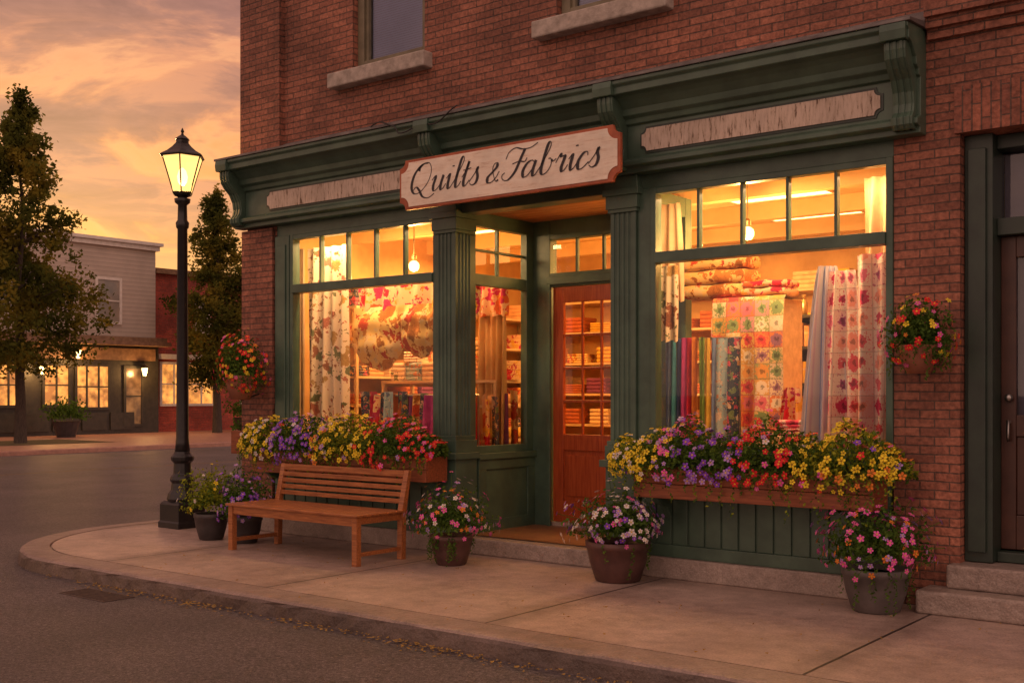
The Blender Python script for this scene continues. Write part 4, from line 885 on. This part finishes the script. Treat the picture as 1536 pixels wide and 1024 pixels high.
for yy,zz in ((14.2,2.95),(12.85,2.35),(16.95,2.35)):
    t=thing('wall_lamp','small glowing wall lantern on dark storefront','lamp',(-37.6,yy,zz),'wall lamps on the grey building')
    g=MB(); g.lathe([(.06,-.18),(.12,.1),(.1,.12)],-37.45,yy,zz,BULB,8); make(g,'lamp_glass',t)
    g=MB(); g.lathe([(.15,.12),(.04,.24),(.01,.3)],-37.45,yy,zz,BLACK,8); g.box(-37.7,-37.45,yy-.02,yy+.02,zz+.2,zz+.23,BLACK); make(g,'lamp_cap',t)
    l=bpy.data.lights.new('wall_lamp_bulb','POINT'); l.energy=60; l.color=(1,.5,.16); l.shadow_soft_size=.1; o=bpy.data.objects.new('wall_lamp_bulb',l); o.parent=t; o.location=(.45,0,-.1); col.objects.link(o)
RB=thing('red_brick_building','low red brick building with white trimmed shop window','building',(-44,22,0))
g=MB(); g.box(-52,-38.2,17.86,30,0,6.2,REDBRICK); make(g,'wall',RB)
g=MB(); g.box(-52.2,-38.0,17.85,30.2,6.2,6.4,BRN); make(g,'roof',RB)
lit_window(RB,-38.19,18.1,20.7,1.0,2.75,4,1,WHITET); lit_window(RB,-38.19,19.7,20.5,3.9,5.4,1,1,WHITET,DW); lit_window(RB,-38.19,22,24.6,1.0,2.75,4,1,WHITET)
g=MB(); g.box(-38.19,-38.0,17.95,21,2.85,3.05,WHITET); make(g,'lintel',RB)

def tree(x,y,h,rmax,zb,seed,label,ncl=170,lean=0,pw=.8):
    rr=random.Random(seed); t=thing('street_tree',label,'tree',(x,y,0))
    g=MB(); P=[(x+lean*k*.1+rr.uniform(-.06,.06)*k*.4,y+rr.uniform(-.06,.06)*k*.4,h*.93*k/8) for k in range(9)]; P[0]=(x,y,-.02)
    g.tube(P,[.2,.15,.13,.11,.09,.07,.05,.035,.015],BARK,9)
    cl=[]
    prof=lambda v: rmax*(min(1,v*3.2+.45))*(1-v)**pw*1.2
    for k in range(44):
        v=rr.uniform(0,.95); z=zb+(h-zb)*v; i=min(7,int(z/(h*.93)*8)); b=Vector(P[i]).lerp(Vector(P[i+1]),min(1,z/(h*.93)*8-i))
        a=rr.uniform(0,6.28); L_=prof(v)*rr.uniform(.75,1.2); e=b+Vector((math.cos(a)*L_,math.sin(a)*L_,L_*rr.uniform(.25,.7)))
        mid=b.lerp(e,.5)+Vector((0,0,L_*.08)); g.tube([tuple(b),tuple(mid),tuple(e)],[.035*(1-v)+.012,.02*(1-v)+.008,.005],BARK,5)
        for q_ in (.35,.6,.85,1.0): cl.append((b.lerp(e,q_)+Vector((rr.uniform(-.2,.2),rr.uniform(-.2,.2),rr.uniform(-.1,.2))),rr.uniform(.2,.4)*(1.1-.4*v)))
    make(g,'trunk',t,smooth=True)
    for k in range(ncl):
        v=rr.random()**1.1*.99; a=rr.uniform(0,6.28); r=prof(v)*math.sqrt(rr.random())*(1+.25*math.sin(3*a+seed+v*9)); cl.append((Vector((x+r*math.cos(a),y+r*math.sin(a),zb+(h-zb)*v)),rr.uniform(.2,.5)*(1.1-.6*v)))
    g=MB()
    for c,r in cl:
        for k in range(int(210*r)):
            d=Vector((rr.gauss(0,.5),rr.gauss(0,.5),rr.gauss(0,.45)))*r; g.leaf(c+d,rr.uniform(.09,.19),TLEAF,up=0,asp=.6)
    make(g,'crown',t)
tree(-32.8,9.55,10.7,2.2,2.3,3,'tall leafy street tree with sparse pointed crown',ncl=280,pw=.95)
tree(-35.6,18.9,9.3,1.65,2.0,8,'leafy street tree beside the red brick building',ncl=240)
def far_planter(x,y,r,label):
    t=thing('shrub_planter',label,'planter',(x,y,0)); g=MB(); g.lathe([(r*.6,0),(r*.9,.5),(r*.95,.55),(r*.8,.55)],x,y,0,POTD,12); make(g,'pot',t)
    g=MB()
    for k in range(800):
        th=U(0,6.28); c=U(-.3,1); s=math.sqrt(1-c*c); q_=U(.3,1.1)*r*1.4*(1+.2*math.sin(5*th)); g.leaf((x+s*math.cos(th)*q_,y+s*math.sin(th)*q_,.75+c*q_*.8),U(.08,.16),LEAF)
    make(g,'foliage',t,kind='stuff')
far_planter(-36,12.9,.5,'round green shrub in dark pot on far sidewalk'); far_planter(-36.2,20.8,.6,'round green shrub in dark pot near brick building')

# ------------------------------------------------------------------ light & world
sd=Vector((-.87,.5,.10)).normalized()
w=bpy.data.worlds.new("World"); scene.world=w; w.use_nodes=True; nt=w.node_tree; nt.nodes.clear()
out=N(nt,'ShaderNodeOutputWorld'); bg=N(nt,'ShaderNodeBackground'); L(nt,bg.outputs[0],out.inputs[0]); bg.inputs[1].default_value=1.0
tc=N(nt,'ShaderNodeTexCoord'); nv=N(nt,'ShaderNodeVectorMath',operation='NORMALIZE'); L(nt,tc.outputs['Generated'],nv.inputs[0]); s=N(nt,'ShaderNodeSeparateXYZ'); L(nt,nv.outputs[0],s.inputs[0])
z=mathn(nt,'MAXIMUM',s.outputs[2],0.0); zz=mathn(nt,'ADD',z,.07)
c=N(nt,'ShaderNodeCombineXYZ'); L(nt,mathn(nt,'DIVIDE',s.outputs[0],zz),c.inputs[0]); L(nt,mathn(nt,'DIVIDE',s.outputs[1],zz),c.inputs[1])
dt=N(nt,'ShaderNodeVectorMath',operation='DOT_PRODUCT'); L(nt,nv.outputs[0],dt.inputs[0]); dt.inputs[1].default_value=sd
d=mathn(nt,'MAXIMUM',dt.outputs['Value'],0.0)
base=ramp(nt,z,[(0,(1.0,.52,.14)),(.08,(1.0,.50,.13)),(.14,(.98,.40,.11)),(.21,(.9,.33,.13)),(.32,(.72,.30,.2)),(.5,(.48,.28,.26)),(1,(.36,.25,.26))])
n=noise(nt,c.outputs[0],1.3,10,.58,None,.8); cl=ramp(nt,n.outputs[0],[(.42,0.0),(.50,.85),(.56,1.0)])
n2=noise(nt,c.outputs[0],2.6,8,.6,(1,1,1),.5)
ccol=ramp(nt,n2.outputs[0],[(.36,(.22,.11,.115)),(.5,(.35,.165,.15)),(.6,(.62,.26,.17))])
hz=ramp(nt,z,[(0,0.0),(.07,.15),(.12,.55),(.19,.95),(1,.95)])
fac=mathn(nt,'MULTIPLY',cl,hz); sky=mixc(nt,fac,base,ccol)
rim=ramp(nt,n.outputs[0],[(.37,0.0),(.43,1.0),(.47,0.0)]); sky=mixc(nt,mathn(nt,'MULTIPLY',rim,.3),sky,(1.0,.5,.24))
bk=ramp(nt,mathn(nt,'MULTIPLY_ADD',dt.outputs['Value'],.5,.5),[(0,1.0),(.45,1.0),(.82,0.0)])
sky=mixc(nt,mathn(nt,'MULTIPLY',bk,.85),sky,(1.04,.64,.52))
gl=mathn(nt,'POWER',d,60); glc=mixc(nt,gl,(0,0,0),(.5,.28,.07)); sky=mixc(nt,1,sky,glc,'ADD')
ns=N(nt,'ShaderNodeTexSky'); ns.sky_type='NISHITA'; ns.sun_disc=False; ns.sun_elevation=math.radians(5); ns.sun_rotation=math.atan2(sd.x,sd.y); sk=mixc(nt,1,ns.outputs[0],(.0005,.0005,.0005),'MULTIPLY')
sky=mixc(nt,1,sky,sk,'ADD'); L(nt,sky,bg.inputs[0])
su=bpy.data.lights.new('sun','SUN'); su.energy=2.5; su.angle=math.radians(2); su.color=(1,.55,.25); o=bpy.data.objects.new('sun',su); col.objects.link(o); o.rotation_euler=sd.to_track_quat('Z','Y').to_euler()

cam=bpy.data.cameras.new('camera'); cam.sensor_width=36; cam.lens=39.6; cam.shift_y=.0508; cam.clip_end=2000
o=bpy.data.objects.new('camera',cam); o.location=(0,-8.06,1.5); o.rotation_euler=(math.radians(90),0,math.radians(38.2)); col.objects.link(o); scene.camera=o
scene.view_settings.view_transform='Standard'; scene.view_settings.look='None'; scene.view_settings.exposure=0
